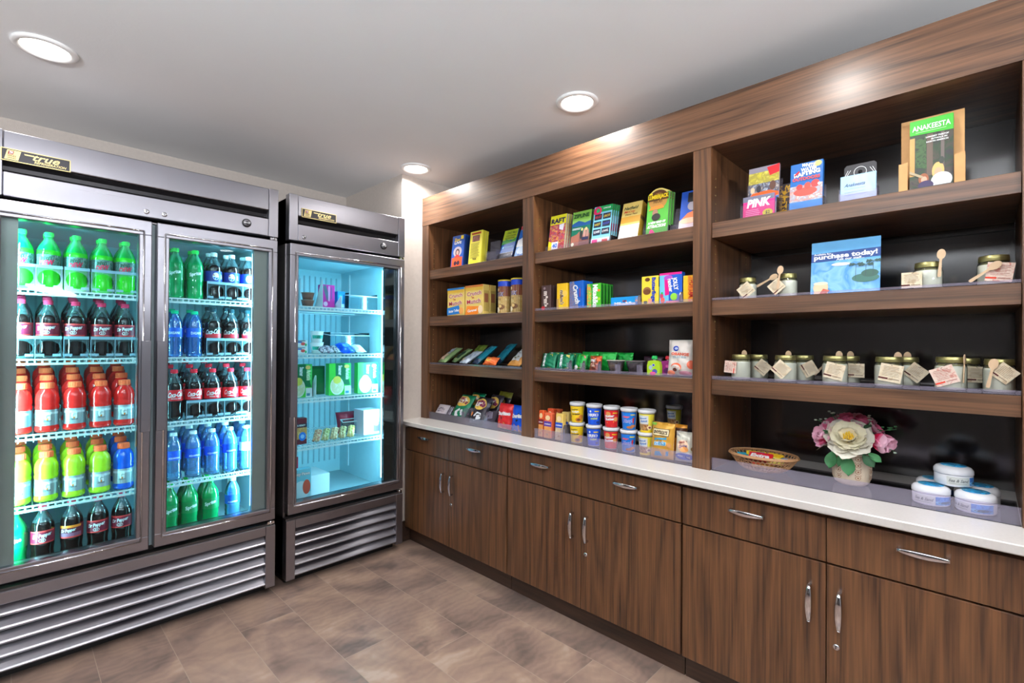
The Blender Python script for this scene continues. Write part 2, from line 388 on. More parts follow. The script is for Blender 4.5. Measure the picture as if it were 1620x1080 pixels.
def cooler_door(parent, x0, x1, gx0, gx1, strip, hx, name_label=None):
    z0, z1 = .374, 1.763; gz0, gz1 = .430, 1.702
    yf, yb = 2.544, 2.598; w = .018
    m = MB()                                             # outer frame, mitred flat bars
    m.bbox(x0, x1, yf, yb, gz1, z1, ST, .003); m.bbox(x0, x1, yf, yb, z0, gz0, ST, .003)
    m.bbox(x0, gx0, yf, yb, gz0-.002, gz1+.002, ST, .003); m.bbox(gx1, x1, yf, yb, gz0-.002, gz1+.002, ST, .003)
    d = m.obj('door_frame', parent)
    b = MB()                                             # raised bead round the glass
    for r, y in ((.004, yf-.001),):
        o = .016
        a0, a1, c0, c1 = gx0-o, gx1+o, gz0-o, gz1+o
        b.tube([(a0, y, c0), (a0, y, c1)], r, CHR, 8); b.tube([(a1, y, c0), (a1, y, c1)], r, CHR, 8)
        b.tube([(a0, y, c0), (a1, y, c0)], r, CHR, 8); b.tube([(a0, y, c1), (a1, y, c1)], r, CHR, 8)
    b.obj('glass_bead', d)
    g = MB().box(gx0, gx1, 2.562, 2.566, gz0, gz1, GLASS).obj('glass_pane', d)
    if strip:
        MB().box(strip[0], strip[1], 2.572, 2.594, gz0, gz1, strip[2]).obj('hinge_side_panel', d)
    gk = MB()
    gk.box(x0+.008, x1-.008, yb, yb+.006, z0+.01, gz0, BLK).box(x0+.008, x1-.008, yb, yb+.006, gz1, z1-.008, BLK)
    gk.box(x0+.008, gx0-.002, yb, yb+.006, gz0, gz1, BLK).box(gx1+.002, x1-.008, yb, yb+.006, gz0, gz1, BLK)
    gk.obj('door_gasket', d)
    h = MB(); a, c = hx                                   # grip strip folded off the door edge
    h.bbox(a, c, yf-.013, yf-.009, .873, 1.256, ST, .001)
    h.box(a if a > x0+.02 else c-.004, (a+.004) if a > x0+.02 else c, yf-.010, yf, .873, 1.256, ST)
    h.obj('door_handle', d)
    return d
def cooler(name, label, x0, x1, plate_x, dial_x, locks, doors, inner, word, mull=None):
    t = thing(name, label, 'refrigerator', group='stainless glass door coolers'); s = MB()
    yF, yB = 2.60, 3.33
    # cabinet shell, open at the front
    s.box(x0, x0+.03, yF, yB, .05, 2.0, STD).box(x1-.03, x1, yF, yB, .05, 2.0, STD).box(x0, x1, yB-.02, yB, .05, 2.0, STD)
    s.box(x0, x1, yF, yB, 1.765, 2.0, STD).box(x0, x1, yF, yB, .05, .350, STD)
    s.obj('cabinet_shell', t)
    MB().box(x0+.02, x1-.02, yF+.03, yB-.03, 0, .05, BLK).obj('plinth', t)
    l = MB(); a, b = inner; e = .004
    l.box(x0+.031, a, yF+.012, 3.27, .360, 1.76, LINER).box(b, x1-.031, yF+.012, 3.27, .360, 1.76, LINER)
    l.box(a, b, 3.25, 3.27, .360, 1.76, LINER).box(a, b, yF+.012, 3.25, .354, .3675, M('liner_floor', (150, 170, 176), .4)).box(a, b, yF+.012, 3.25, 1.74, 1.76, LINER)
    n = int((b-a)/.035)
    for i in range(1, n): x = a+(b-a)*i/n; l.box(x-.004, x+.004, 3.243, 3.25, .45, 1.70, M('liner_rib', (170, 200, 212), .4))
    for x in (a, b-.005):
        for y in (2.70, 3.12): l.box(x, x+.005, y, y+.018, .42, 1.72, M('shelf_standard', (225, 232, 236), .35))
    l.obj('interior_liner', t)
    # header
    h = MB(); c = .044
    for q0, q1 in ((x0, x0+c), (x1-c, x1)): h.bbox(q0, q1, 2.552, 2.60, 1.780, 2.018, ST, .0015)
    h.bbox(x0+c+.001, x1-c-.001, 2.552, 2.60, 1.910, 2.016, ST, .003)
    h.bbox(x0+c+.001, x1-c-.001, 2.552, 2.60, 1.780, 1.867, ST, .003)
    h.box(x0, x1, 2.60, 2.62, 1.77, 2.0, STD)
    h.obj('header_panel', t)
    g = MB(); q = [(2.598, 1.866), (2.598, 1.911), (2.570, 1.911), (2.588, 1.895), (2.590, 1.880), (2.575, 1.866)]
    v = [(x0+c, y, z) for y, z in q]+[(x1-c, y, z) for y, z in q]; k = len(q)
    g.add(v, [tuple(range(k)), tuple(range(2*k-1, k-1, -1))]+[(i, k+i, k+(i+1) % k, (i+1) % k) for i in range(k)], GROOVE)
    g.obj('header_groove', t)
    # name plate
    p0, p1 = plate_x; p = MB(); GOLD = M('plate_gold', (196, 180, 128), .3, .8); NVY = M('plate_dark', (34, 32, 40), .3)
    p.box(p0, p1, 2.546, 2.552, 1.906, 1.952, GOLD).box(p0+.003, p1-.003, 2.5455, 2.5462, 1.909, 1.949, NVY)
    f = lambda u, v, off: (p0+(p1-p0)*u, 2.5455-off, 1.906+.046*v)
    p.asp = (p1-p0)/.046
    it = [('p', [(.05, .12), (.24, .12), (.28, .88), (.09, .88)], GOLD), ('p', [(.095, .52), (.17, .52), (.185, .82), (.11, .82)], K(130, 30, 30)),
          ('t', 'TM', .14, .67, .05, .22, 0, .2, WHITE), ('t', 'SERIES', .15, .42, .12, .13, 0, .2, NVY), ('t', 'SERIES', .15, .25, .12, .10, 0, .2, NVY),
          ('p', [(.33, .66), (.46, .66), (.46, .76), (.32, .76)], GOLD), ('t', 'true', .64, .60, .40, .46, 0, .5, GOLD), ('t', word, .70, .24, .46, .20, 0, .25, GOLD)]
    p.art(it, f); p.obj('name_plate', t)
    d = MB(); ax = lambda P: (dial_x+P[0], 2.552-P[2], 1.826+P[1])
    d.lathe([(.020, 0), (.020, .006), (.017, .008)], BLK, 28, axis=ax); d.lathe([(.016, .0085), (0, .0088)], M('dial_face', (120, 120, 128), .3), 28, axis=ax)
    d.lathe([(.007, .0092), (0, .0094)], BLK, 16, axis=ax); d.box(dial_x-.013, dial_x+.013, 2.5425, 2.543, 1.825, 1.8275, WHITE)
    d.obj('thermometer_dial', t)
    for lx in locks:
        k = MB(); ax = lambda P: (lx+P[0], 2.552-P[2], 1.803+P[1]); k.lathe([(.0105, 0), (.0105, .003), (.008, .005), (.004, .005), (0, .0048)], CHR, 20, axis=ax)
        k.box(lx-.0012, lx+.0012, 2.5465, 2.548, 1.799, 1.807, BLK); k.obj('door_lock', t)
    for dd in doors: cooler_door(t, *dd)
    if mull: MB().box(mull[0], mull[1], 2.60, 2.632, .372, 1.76, M('mullion', (150, 170, 176), .35)).obj('centre_mullion', t)
    # hinges
    for hx in (x1-.02,) + ((x0+.02,) if mull else ()):
        for zz in (1.764, .350):
            hg = MB(); hg.box(hx-.016, hx+.016, 2.556, 2.60, zz, zz+.012, CHR).lathe([(.007, 0), (.007, .02)], CHR, 12, c=(hx, 2.56), z=zz-.004)
            hg.obj('hinge', t)
    # base grille
    b = MB(); cc = .045
    for q0, q1 in ((x0, x0+cc), (x1-cc, x1)): b.bbox(q0, q1, 2.552, 2.60, .038, .342, ST, .0015)
    b.bbox(x0+cc+.001, x1-cc-.001, 2.552, 2.60, .298, .342, ST, .002)
    for i in range(5): louvre(b, x0+cc+.001, x1-cc-.001, 2.553, .294-.0505*i, .0505)
    b.box(x0+cc, x1-cc, 2.589, 2.60, .04, .30, BLK); b.box(x0, x1, 2.56, 2.62, .342, .352, M('sill_dark', (70, 66, 66), .4, .7))
    b.box(x0+.01, x1-.01, 2.60, 2.611, .352, .372, BLK)
    b.obj('base_grille', t)
    return t
GREYP = M('grey_hinge_panel', (158, 138, 132), .4, .1)
DARKM = M('dark_mirror_panel', (120, 112, 112), .06, .9)
C1 = cooler('double_door_cooler', 'stainless steel two door glass cooler stocked with rows of drink bottles', -.067, .937, (-.028, .160), .79, (.40, .463),
       [(-.065, .420, -.024, .376, (-.024, .020, GREYP), (.386, .419)), (.438, .933, .482, .892, (.832, .892, GREYP), (.439, .474))], (-.022, .885), 'REFRIGERATION', (.395, .462))
C2 = cooler('single_door_cooler', 'narrow stainless steel one door glass cooler with mostly empty shelves beside the pier', .991, 1.681, (1.052, 1.239), 1.533, (1.066,),
       [(.995, 1.677, 1.038, 1.635, (1.558, 1.635, DARKM), (.996, 1.032))], (1.030, 1.622), 'REFRIGERATION')
SZ = (1.453, 1.183, .893, .620)
KL, KR_ = (.08, .20, .34, .22), (.08, .14, .26, .22)      # gravity shelves slope up towards the back
for z, kl, kr in zip(SZ, KL, KR_):
    wire_shelf(C1, -.016, .392, z, k=kl); wire_shelf(C1, .466, .878, z, k=kr)
for z in (1.452, 1.192, .952, .697):
    wire_shelf(C2, 1.038, 1.614, z)
for c, x, s_ in ((C1, .838, 1), (C1, .012, -1), (C2, 1.563, 1)):
    MB().lathe([(.005, 0), (.005, 1.24)], TUBE, 10, c=(x, 2.602), z=.45).obj('led_light_strip', c)
    a, b = sorted((x+s_*.006, x+s_*.022)); MB().box(a, b, 2.5945, 2.603, .43, 1.71, M('lamp_channel', (230, 240, 245), .3)).obj('light_channel', c)

# clear lane fronts that hold back the bottles
def lane_stop(x, z, h=.100, w=.0775):
    m = MB(); n = 28; v = []; y = 2.6415
    def sq(a):
        c_, s_ = math.cos(a), math.sin(a); k = 1/max(abs(c_)/(w/2), abs(s_)/(h/2)); return (c_*k, s_*k)
    for yy in (y, y+.0015):
        for i in range(n):
            a = 2*math.pi*i/n; p = sq(a); v.append((x+p[0], yy, z+h/2+p[1]))
        for i in range(n):
            a = 2*math.pi*i/n; v.append((x+(w/2-.005)*math.cos(a), yy, z+h/2-.004+(h/2-.014)*math.sin(a)))
    f = []
    for i in range(n):
        j = (i+1) % n; f += [(i, j, n+j, n+i), (2*n+i, 3*n+i, 3*n+j, 2*n+j), (n+i, n+j, 3*n+j, 3*n+i), (i, 2*n+i, 2*n+j, j)]
    m.add(v, f, STOP); m.box(x-w/2, x+w/2, y-.0012, y-.0002, z+h-.012, z+h, BAND); m.box(x-w/2, x-w/2+.002, y-.0012, y-.0002, z, z+h-.012, BAND)
    for s_ in (-1, 1): m.box(x+s_*.024-.012, x+s_*.024+.012, y-.0012, y-.0002, z+.008, z+.018, BAND)
    return m.obj('lane_stop', C1)
LX = (.030, .108, .190, .272, .350); RX = (.532, .610, .688, .766, .842)
for z, X in ((SZ[0], LX), (SZ[0], RX[2:]), (SZ[1], LX[:2]), (SZ[1], LX[2:]), (SZ[1], RX[2:]), (SZ[2], RX[1:])):
    for x in X: lane_stop(x, z+.001, .088 if X is not LX else .096)

# ------------------------------------------------------------------ bottles
def wrap(r, zc, h, arc=2.0, ex=0):
    """printed face on a bottle: u spans an arc facing -y, v spans the height h from zc"""
    def f(u, v, off):
        a = -math.pi/2+(u-.5)*arc; R = (r(v) if callable(r) else r)+off; return (R*math.cos(a), R*math.sin(a), zc+h*v)
    return f
def make_bottle(name, label, liquid, capm, lab, kind='soda', fill=None, neck=None, art=None, arc=2.2):
    t = thing(name, label, 'bottle'); b = MB()
    if kind == 'soda':
        prof = [(.020, .003), (.026, 0), (.033, .006), (.0355, .018), (.0352, .035), (.0335, .050), (.0340, .062), (.0357, .076), (.0360, .09), (.0360, .145), (.0352, .158), (.031, .172), (.0245, .186), (.018, .198), (.0135, .207), (.0128, .214)]
        cap0, capr, caph = .214, .0142, .018; lz, lh, lr = .090, .050, .0364
    elif kind == 'gat':
        prof = [(.024, .002), (.031, 0), (.0362, .006), (.0368, .016), (.0350, .024), (.0350, .088), (.0368, .094), (.0370, .102), (.0345, .108), (.0365, .114), (.0368, .128), (.0345, .146), (.028, .160), (.0205, .168), (.019, .172)]
        cap0, capr, caph = .171, .0208, .023; lz, lh, lr = .026, .062, .0356
    elif kind == 'water':
        prof = [(.020, .003), (.028, 0), (.0325, .006), (.0328, .02), (.0305, .03), (.0328, .04), (.0305, .05), (.0328, .06), (.0305, .070), (.0328, .080), (.0325, .088), (.0325, .135), (.0320, .150), (.027, .170), (.020, .186), (.0145, .196), (.0130, .200)]
        cap0, capr, caph = .199, .0145, .015; lz, lh, lr = .092, .042, .0330
    f = fill if fill is not None else 1
    i = next((k for k, (r, z) in enumerate(prof) if z > f), len(prof))
    body = prof[:i]
    if i < len(prof):
        body = body+[(body[-1][0]*.98, body[-1][1]+.0005), (0, body[-1][1]+.0006)]
    b.lathe(body, liquid, 22)
    if i < len(prof): b.lathe(prof[i-1:], neck or PLAS, 22, cap=False)
    b.obj('bottle_body', t)
    c = MB(); c.lathe([(capr*1.02, cap0), (capr*1.04, cap0+.004), (capr, cap0+.005), (capr*.99, cap0+caph-.002), (capr*.9, cap0+caph), (0, cap0+caph)], capm, 18)
    for k in range(18):
        a = 2*math.pi*k/18; c.box(-.0006, .0006, -capr-.0005, -capr+.001, cap0+.006, cap0+caph-.002, capm, tf=lambda p: (p[0]*math.cos(a)-p[1]*math.sin(a), p[0]*math.sin(a)+p[1]*math.cos(a), p[2]))
    c.obj('cap', t)
    if lab:
        l = MB(); l.lathe([(lr, lz), (lr, lz+lh)], lab, 28, cap=False); l.asp = lr*arc/lh
        if art: l.art(art, wrap(lr, lz, lh, arc), nu=12)
        l.obj('printed_label', t)
    return t
RED = K(200, 30, 42); DRED = K(120, 22, 40); NAVY = K(20, 40, 120); GRN = K(10, 140, 70); LGRN = K(90, 200, 60); YEL = K(240, 210, 40); BLUE = K(20, 90, 200); ORA = K(245, 130, 40); BLACK = K(20, 18, 20); CREAM = K(232, 220, 190); BRN = K(92, 52, 32); SKY = K(120, 190, 235); PINK = K(235, 60, 140); TEAL = K(20, 130, 140)
DEW = M('green_soda', (70, 235, 50), .08, trans=.35, coat=.5, emit=0); COLA = M('dark_cola', (26, 12, 12), .07, coat=.6)
GREENB = M('green_bottle', (10, 170, 95), .08, trans=.35, coat=.5); REDG = M('red_sports_drink', (250, 40, 36), .12, trans=.2, coat=.4)
YELG = M('lime_sports_drink', (195, 240, 50), .12, trans=.2, coat=.4); BLUG = M('blue_sports_drink', (15, 95, 225), .12, trans=.25, coat=.4)
H2O = clear('water_bottle', (175, 220, 250), .26, .06, .4, (120, 185, 245)); H2OB = clear('blue_water_bottle', (120, 190, 250), .30, .06, .5, (60, 140, 230))
CAPG = K(40, 215, 90, 35); CAPR = K(225, 40, 60, 35); CAPO = K(255, 104, 62, 35); CAPW = K(235, 240, 245, 35); CAPM = K(215, 50, 90, 35); CAPT = K(20, 190, 140, 35)
SIL = M('silver_label', (190, 198, 205), .3, .5)
B = {}
B['dew'] = make_bottle('soda_bottle', '', DEW, CAPG, photo('dew_label', [(20, 70, 60), (120, 150, 150), (30, 90, 70), (170, 190, 190)], 90), fill=.168, neck=clear('green_neck', (40, 215, 100), .6, .06, .3, (20, 200, 90)),
    art=[('p', [(.2, .1), (.8, .25), (.85, .95), (.25, .8)], K(215, 225, 225)), ('t', 'Mtn', .5, .72, .42, .34, 10, .3, K(15, 70, 50), .03), ('t', 'DEW', .52, .34, .56, .42, 10, .35, K(225, 20, 70), .04)])
PEP = [('r', 0, .88, 1, 1, K(225, 60, 60)), ('r', 0, 0, 1, .1, K(225, 60, 60)), ('r', 0, .12, 1, .86, K(130, 24, 52)), ('t', 'Dr Pepper', .5, .60, .72, .38, 8, .2, WHITE, .03), ('c', .5, .26, .13, .15, WHITE), ('c', .5, .26, .11, .12, K(130, 24, 52)), ('t', '23', .5, .26, .12, .16, 0, .1, WHITE)]
B['drp'] = make_bottle('soda_bottle', '', COLA, CAPM, K(120, 22, 45), fill=.175, art=PEP)
B['drpo'] = make_bottle('soda_bottle', '', COLA, CAPM, K(120, 22, 45), fill=.175, art=[('r', 0, .80, 1, 1, ORA), ('r', 0, 0, 1, .12, K(225, 60, 60)), ('r', 0, .4, 1, .8, K(110, 24, 50)), ('r', 0, .12, 1, .4, K(150, 90, 120)), ('t', 'Dr Pepper', .45, .58, .62, .34, 6, .2, WHITE, .03)])
GAT = [('r', .12, 0, .88, 1, SIL), ('r', 0, .72, 1, .86, K(225, 232, 238)), ('t', 'G', .5, .56, .24, .50, 0, 0, WHITE, .06), ('p', [(.47, .45), (.55, .45), (.50, .25)], ORA), ('t', 'ZERO', .5, .30, .3, .10, 0, 0, K(70, 80, 90))]
GLAB = M('frost_label', (150, 165, 175), .3, .3)
B['gred'] = make_bottle('sports_drink_bottle', '', REDG, CAPO, GLAB, 'gat', art=GAT)
B['gyel'] = make_bottle('sports_drink_bottle', '', YELG, CAPO, GLAB, 'gat', art=GAT)
B['gblu'] = make_bottle('sports_drink_bottle', '', BLUG, CAPO, GLAB, 'gat', art=GAT)
B['sprite'] = make_bottle('soda_bottle', '', GREENB, CAPG, K(6, 130, 70), fill=.178, neck=clear('green_neck2', (20, 165, 95), .65, .06, .3, (10, 160, 90)), art=[('p', [(.15, .15), (.8, .4), (.9, .95), (.3, .8)], K(20, 160, 80)), ('t', 'Sprite', .5, .52, .62, .42, 14, .2, WHITE, .03)])
B['pepsi'] = make_bottle('soda_bottle', '', COLA, CAPW, K(24, 48, 140), fill=.175, art=[('c', .5, .5, .17, .36, WHITE), ('p', [(.35, .58), (.37, .7), (.43, .8), (.5, .85), (.57, .8), (.63, .7), (.65, .62), (.55, .66), (.45, .56)], RED), ('p', [(.36, .4), (.4, .28), (.46, .2), (.54, .2), (.6, .28), (.64, .42), (.54, .38), (.44, .44)], BLUE), ('t', 'pepsi', .84, .5, .24, .22, 90, 0, WHITE)])
COKE = [('t', 'Coca-Cola', .5, .58, .80, .46, 6, .35, WHITE, .02), ('t', 'ORIGINAL TASTE', .5, .2, .5, .1, 0, 0, WHITE)]
B['coke'] = make_bottle('soda_bottle', '', COLA, CAPR, K(225, 25, 40), fill=.172, art=COKE)
B['cokez'] = make_bottle('soda_bottle', '', COLA, K(30, 60, 70, 35), K(18, 14, 16), fill=.172, art=[('r', 0, 0, 1, .42, K(200, 30, 45)), ('t', 'Coca-Cola', .5, .60, .80, .46, 6, .35, WHITE, .02)])
B['dasani'] = make_bottle('water_bottle', '', H2OB, CAPT, K(30, 90, 210), 'water', art=[('t', 'DASANI', .5, .45, .6, .3, 0, 0, WHITE, .02)])
B['aqua'] = make_bottle('water_bottle', '', H2O, CAPW, K(25, 85, 215), 'water', art=[('p', [(.1, .35), (.3, .7), (.42, .5), (.6, .85), (.8, .5), (.9, .35)], K(120, 180, 240)), ('t', 'AQUAFINA', .5, .22, .62, .22, 0, 0, WHITE, .02)])
B['smart'] = make_bottle('water_bottle', '', H2O, CAPW, K(225, 235, 245), 'water', art=[('t', 'water', .5, .45, .5, .4, 0, 0, K(60, 110, 200), .02)])
colname = ['at the left end', 'second from left', 'in the middle', 'second from right', 'at the right end']
rowname = ['front row', 'second row', 'third row', 'back row']
used = set()
def fillrow(kind, desc, X, z, rows, shelf, cols=colname, dy=.078, y0=2.688, k_=0, jit=.0025, skip=()):
    for r in range(rows):
        for i, x in enumerate(X):
            if (i, r) in skip or kind[i] is None: continue
            k = kind[i]; p = B[k]; de = desc[k] if isinstance(desc, dict) else desc
            ec = cols[i]
            lab = '%s %s, %s, %s' % (de, ec, rowname[r], shelf)
            grp = '%s on %s' % (de.replace(' bottle', ' bottles'), shelf)
            loc = (x+random.uniform(-jit, jit)*(0 if r == 0 else 1), y0+dy*r, z+.0005+k_*dy*r); rz = random.uniform(-.18, .18)-.12
            if k not in used:
                used.add(k); p.location = loc; p.rotation_euler = (0, 0, rz); p['label'] = lab; p['group'] = grp
            else: dup(p, loc, rz, lab, grp)
fillrow(['dew']*5, 'green citrus soda bottle', LX, SZ[0], 2, 'top shelf, left door', k_=KL[0])
fillrow(['drp']*5, 'maroon label cola bottle', LX, SZ[1], 3, 'second shelf, left door', k_=KL[1])
fillrow(['gred']*5, 'red sports drink bottle', LX, SZ[2], 4, 'third shelf, left door', k_=KL[2], y0=2.684)
fillrow(['gyel']*4+['gblu'], {'gyel': 'lime sports drink bottle', 'gblu': 'blue sports drink bottle'}, LX, SZ[3], 3, 'fourth shelf, left door', k_=KL[3], y0=2.684)
fillrow(['sprite', 'drp', 'drpo', 'drp', 'drp'], {'sprite': 'green lemon soda bottle', 'drp': 'maroon label cola bottle', 'drpo': 'orange banded cola bottle'}, (.022, .100, .186, .268, .347), .3680, 1, 'bottom of left door')
fillrow(['sprite']*2+['pepsi']*3, {'sprite': 'green lemon soda bottle', 'pepsi': 'blue label cola bottle'}, RX, SZ[0], 2, 'top shelf, right door', k_=KR_[0])
fillrow(['dasani']*2+['cokez']*3, {'dasani': 'blue water bottle', 'cokez': 'black label cola bottle'}, RX, SZ[1], 2, 'second shelf, right door', k_=KR_[1])
fillrow(['coke']*5, 'red label cola bottle', RX, SZ[2], 3, 'third shelf, right door', k_=KR_[2])
fillrow(['aqua']*4+['smart'], {'aqua': 'blue label water bottle', 'smart': 'white label water bottle'}, RX, SZ[3], 3, 'fourth shelf, right door', k_=KR_[3], dy=.074)
fillrow(['sprite']*3+['aqua']+[None], {'sprite': 'green lemon soda bottle', 'aqua': 'blue label water bottle'}, (.520, .598, .684, .780, .85), .3680, 2, 'bottom of right door', skip={(3, 1)})
for k, p in B.items():
    if k not in used: raise RuntimeError(k)

# ------------------------------------------------------------------ base cabinets and worktop
def pull(parent, y, z, vertical, x=1.763):
    m = MB(); L = .055; pts = []; rr = []
    for i in range(13):
        s = -1+2*i/12; out = .020+.008*(1-s*s); w = .0042+.0042*(1-s*s)**1
        pts.append((s*L, out)); rr.append(w)
    v = []; f = []; n = 8
    for (s, o), w in zip(pts, rr):
        for k in range(n):
            a = 2*math.pi*k/n; c_, d_ = w*1.15*math.cos(a), .0028*math.sin(a)
            v.append((x-o+d_, y+c_, z+s) if vertical else (x-o+d_, y+s, z+c_))
    for i in range(12):
        for k in range(n): f.append((i*n+k, i*n+(k+1) % n, (i+1)*n+(k+1) % n, (i+1)*n+k))
    f += [tuple(range(n)), tuple(12*n+k for k in range(n))]
    m.add(v, f, CHR, True)
    for s in (-L+.003, L-.003):
        a, b = (y, z+s) if vertical else (y+s, z)
        m.box(x-.022, x, a-.0042, a+.0042, b-.0042, b+.0042, CHR)
    return m.obj('handle', parent)
def base_cabinet(y0, y1, label, mid):
    t = thing('base_cabinet', label, 'cabinet', group='walnut base cabinets'); g = .003
    MB().box(1.785, 2.34, y0+.001, y1-.001, .09, .742, WV).obj('carcass', t)
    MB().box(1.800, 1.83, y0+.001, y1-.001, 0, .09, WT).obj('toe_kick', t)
    for a, b, hy, lk in ((y0+g, mid-.0015, mid-.036, True), (mid+.0015, y1-g, mid+.043, False)):
        d = MB().bbox(1.763, 1.784, a, b, .586, .722, WV, .001).obj('drawer', t); pull(d, (a+b)/2, .682, False)
        d = MB().bbox(1.763, 1.784, a, b, .092, .580, WV, .001).obj('door', t); pull(d, hy, .450, True)
        if lk:
            k = MB(); ax = lambda P: (1.763-P[2], mid-.027+P[0], .337+P[1]); k.lathe([(.0095, 0), (.0095, .003), (.007, .006), (0, .006)], CHR, 18, axis=ax)
            k.box(1.7563, 1.7568, mid-.0282, mid-.0258, .333, .341, BLK); k.obj('lock', d)
    return t
base_cabinet(1.740, 2.655, 'walnut base cabinet beside the white wall pier, farthest from camera', 2.211)
base_cabinet(.820, 1.738, 'walnut base cabinet in the middle below the snack cups', 1.281)
base_cabinet(-.106, .818, 'walnut base cabinet nearest the camera below the flower pot', .354)
m = MB(); pr = [(1.722, .744), (1.720, .747), (1.720, .767), (1.723, .770), (2.36, .770), (2.36, .744)]; n = len(pr)
CT = M('white_quartz', (208, 204, 200), .22, vary=.05, vscale=140, coat=.2)
v = [(a, -.16, b) for a, b in pr]+[(a, 2.659, b) for a, b in pr]
m.add(v, [tuple(range(n)), tuple(range(2*n-1, n-1, -1))]+[(i, n+i, n+(i+1) % n, (i+1) % n) for i in range(n)], CT)
tag(m.obj('worktop'), 'white quartz worktop running along the top of the walnut cabinets', 'worktop')

# ------------------------------------------------------------------ display shelving
S = thing('display_shelving', 'tall built-in walnut shelving with three open bays above the worktop', 'shelving')
DIV = [(2.591, 2.658), (1.680, 1.7575), (.764, .834), (-.150, -.070)]
for a, b in DIV:
    MB().box(1.886, 2.35, a, b, .7705, 2.021, WV).obj('upright_panel', S)
MB().box(1.884, 2.35, -.150, 2.658, 2.0215, 2.205, WH).obj('crown_board', S)
bk = MB()
for i in range(3):
    a, b = DIV[i+1][1], DIV[i][0]
    bk.box(2.342, 2.35, a, b, .7705, 1.644, WB).box(2.342, 2.35, a, b, 1.648, 2.021, WB).box(2.346, 2.35, a, b, 1.644, 1.648, BLK)
bk.obj('back_panel', S)
BAYS = [(1.7585, 2.590), (.835, 1.679), (-.069, .763)]
SH = (1.727, 1.426, 1.121)
for a, b in BAYS:
    for z in SH: MB().bbox(1.896, 2.341, a, b, z-.058, z, WH, .0012).obj('shelf_board', S)
for a, b in BAYS:
    ph = MB()
    for x in (1.93, 2.27):
        for k in range(30):
            z = .95+k*.033
            if all(abs(z-(q-.029)) > .035 for q in SH): ph.box(x-.0022, x+.0022, b-.0008, b+.0004, z-.0022, z+.0022, BRASS)
    ph.obj('shelf_pin_row', S)

# clear acrylic liners and dividers
def tray(y0, y1, z, lip, label, divs=(), dh=.06, xf=1.898, depth=.30, dd=.16):
    m = MB().box(xf, xf+depth, y0, y1, z+.0003, z+.0018, ACR2).box(xf, xf+.0025, y0, y1, z+.0018, z+lip, ACR)
    t = m.obj('acrylic_tray'); tag(t, label, 'tray', 'clear acrylic shelf trays')
    for y in divs:
        d = MB(); q = [(xf+.003, z+.002), (xf+dd, z+.002), (xf+dd, z+dh), (xf+.012, z+dh), (xf+.003, z+dh*.75)]
        d.add([(a, y, b) for a, b in q]+[(a, y+.002, b) for a, b in q], [(0, 1, 2, 3, 4), (9, 8, 7, 6, 5)]+[(i, 5+i, 5+(i+1) % 5, (i+1) % 5) for i in range(5)], ACR).obj('divider', t)
        MB().box(xf+.003, xf+.0045, y-.012, y+.014, z+.002, z+dh*.8, ACR).obj('divider_tab', t)
    return t
tray(-.068, .762, .770, .050, 'long clear acrylic lip standing on the worktop before the flower pot')
tray(.836, 1.678, .770, .050, 'clear acrylic tray with dividers around the snack cups on the worktop', (1.4925,), .085)
tray(1.760, 2.588, .770, .045, 'clear acrylic tray with dividers around the chip bags on the worktop', (2.252, 2.053), .095)
tray(-.068, .762, 1.121, .014, 'low clear acrylic liner under the lower row of candle jars')
tray(-.068, .762, 1.426, .010, 'low clear acrylic liner under the blue purchase sign')
tray(.836, 1.678, 1.121, .014, 'clear acrylic tray with dividers below the green snack packs', (1.458, 1.378, 1.289, 1.185, 1.075), .055, dd=.030)
tray(.836, 1.678, 1.426, .012, 'clear acrylic liner under the candy boxes on the middle bay shelf', (1.0845, .895), .045)
tray(1.760, 2.588, 1.121, .012, 'clear acrylic liner under the fanned jerky and nut bags')

# ------------------------------------------------------------------ packaged goods
def fine(x0, x1, zs, m, th=.008, rag=.25):
    """rows of small print as thin bars"""
    o = []
    for i, z in enumerate(zs): o.append(('r', x0, z, x1-(x1-x0)*rag*random.random(), z+th, m))
    return o
def carton(name, label, cat, X, y, z, w, d, h, base, art=(), side=(), turn=0, lean=0, group=None, bev=.0015, top=None, asp=None):
    m = MB().bbox(-w/2, w/2, 0, d, 0, h, base, min(bev, d/3)); m.asp = w/h
    m.art(list(art), lambda u, v, off: (-w/2+u*w, -off, v*h))
    if side:
        m.asp = d/h; m.art(list(side), lambda u, v, off: (w/2+off, u*d, v*h))
    if top: m.art([('r', .02, .02, .98, .98, top)], lambda u, v, off: (-w/2+u*w, v*d, h+off))
    o = m.obj(name); tag(o, label, cat, group); o.location = (X, y, z+d*math.sin(lean)+(.0004 if not lean else .0016)); o.rotation_euler = (-lean, 0, HP+turn)
    return o
def copies(o, n, dx, dz, labels, group, dy=0):
    o['group'] = group
    for i in range(n):
        c = o.copy(); COL.objects.link(c); c.location = (o.location.x+dx*(i+1), o.location.y+dy*(i+1), o.location.z+dz*(i+1)); c['label'] = labels[i]; c['group'] = group
TS, MS, BS = 1.7275, 1.4285, 1.1235      # on top of each shelf and its liner
def holder(label, X, y, w, d, h, z, lean=.1, lip=.05, mat=None):
    t = thing('brochure_holder', label, 'brochure holder', (X, y, z+.0005), HP, 'clear brochure holders'); sh = lambda p: (p[0], p[1]+p[2]*math.tan(lean), p[2])
    m = mat or ACR2
    MB().box(-w/2, w/2, d, d+.002, 0, h, m, tf=sh).obj('back_plate', t)
    MB().box(-w/2, w/2, -.004, -.002, 0, lip, m, tf=sh).obj('front_lip', t)
    MB().box(-w/2, w/2, -.004, d+.002, 0, .002, m).obj('holder_base', t)
    for x in (-w/2, w/2-.002): MB().box(x, x+.002, -.002, d, 0, lip*1.2, m, tf=sh).obj('side_wall', t)
    return t
BR = 'brochures on the top shelves'
PAPER = K(235, 232, 225, 60)
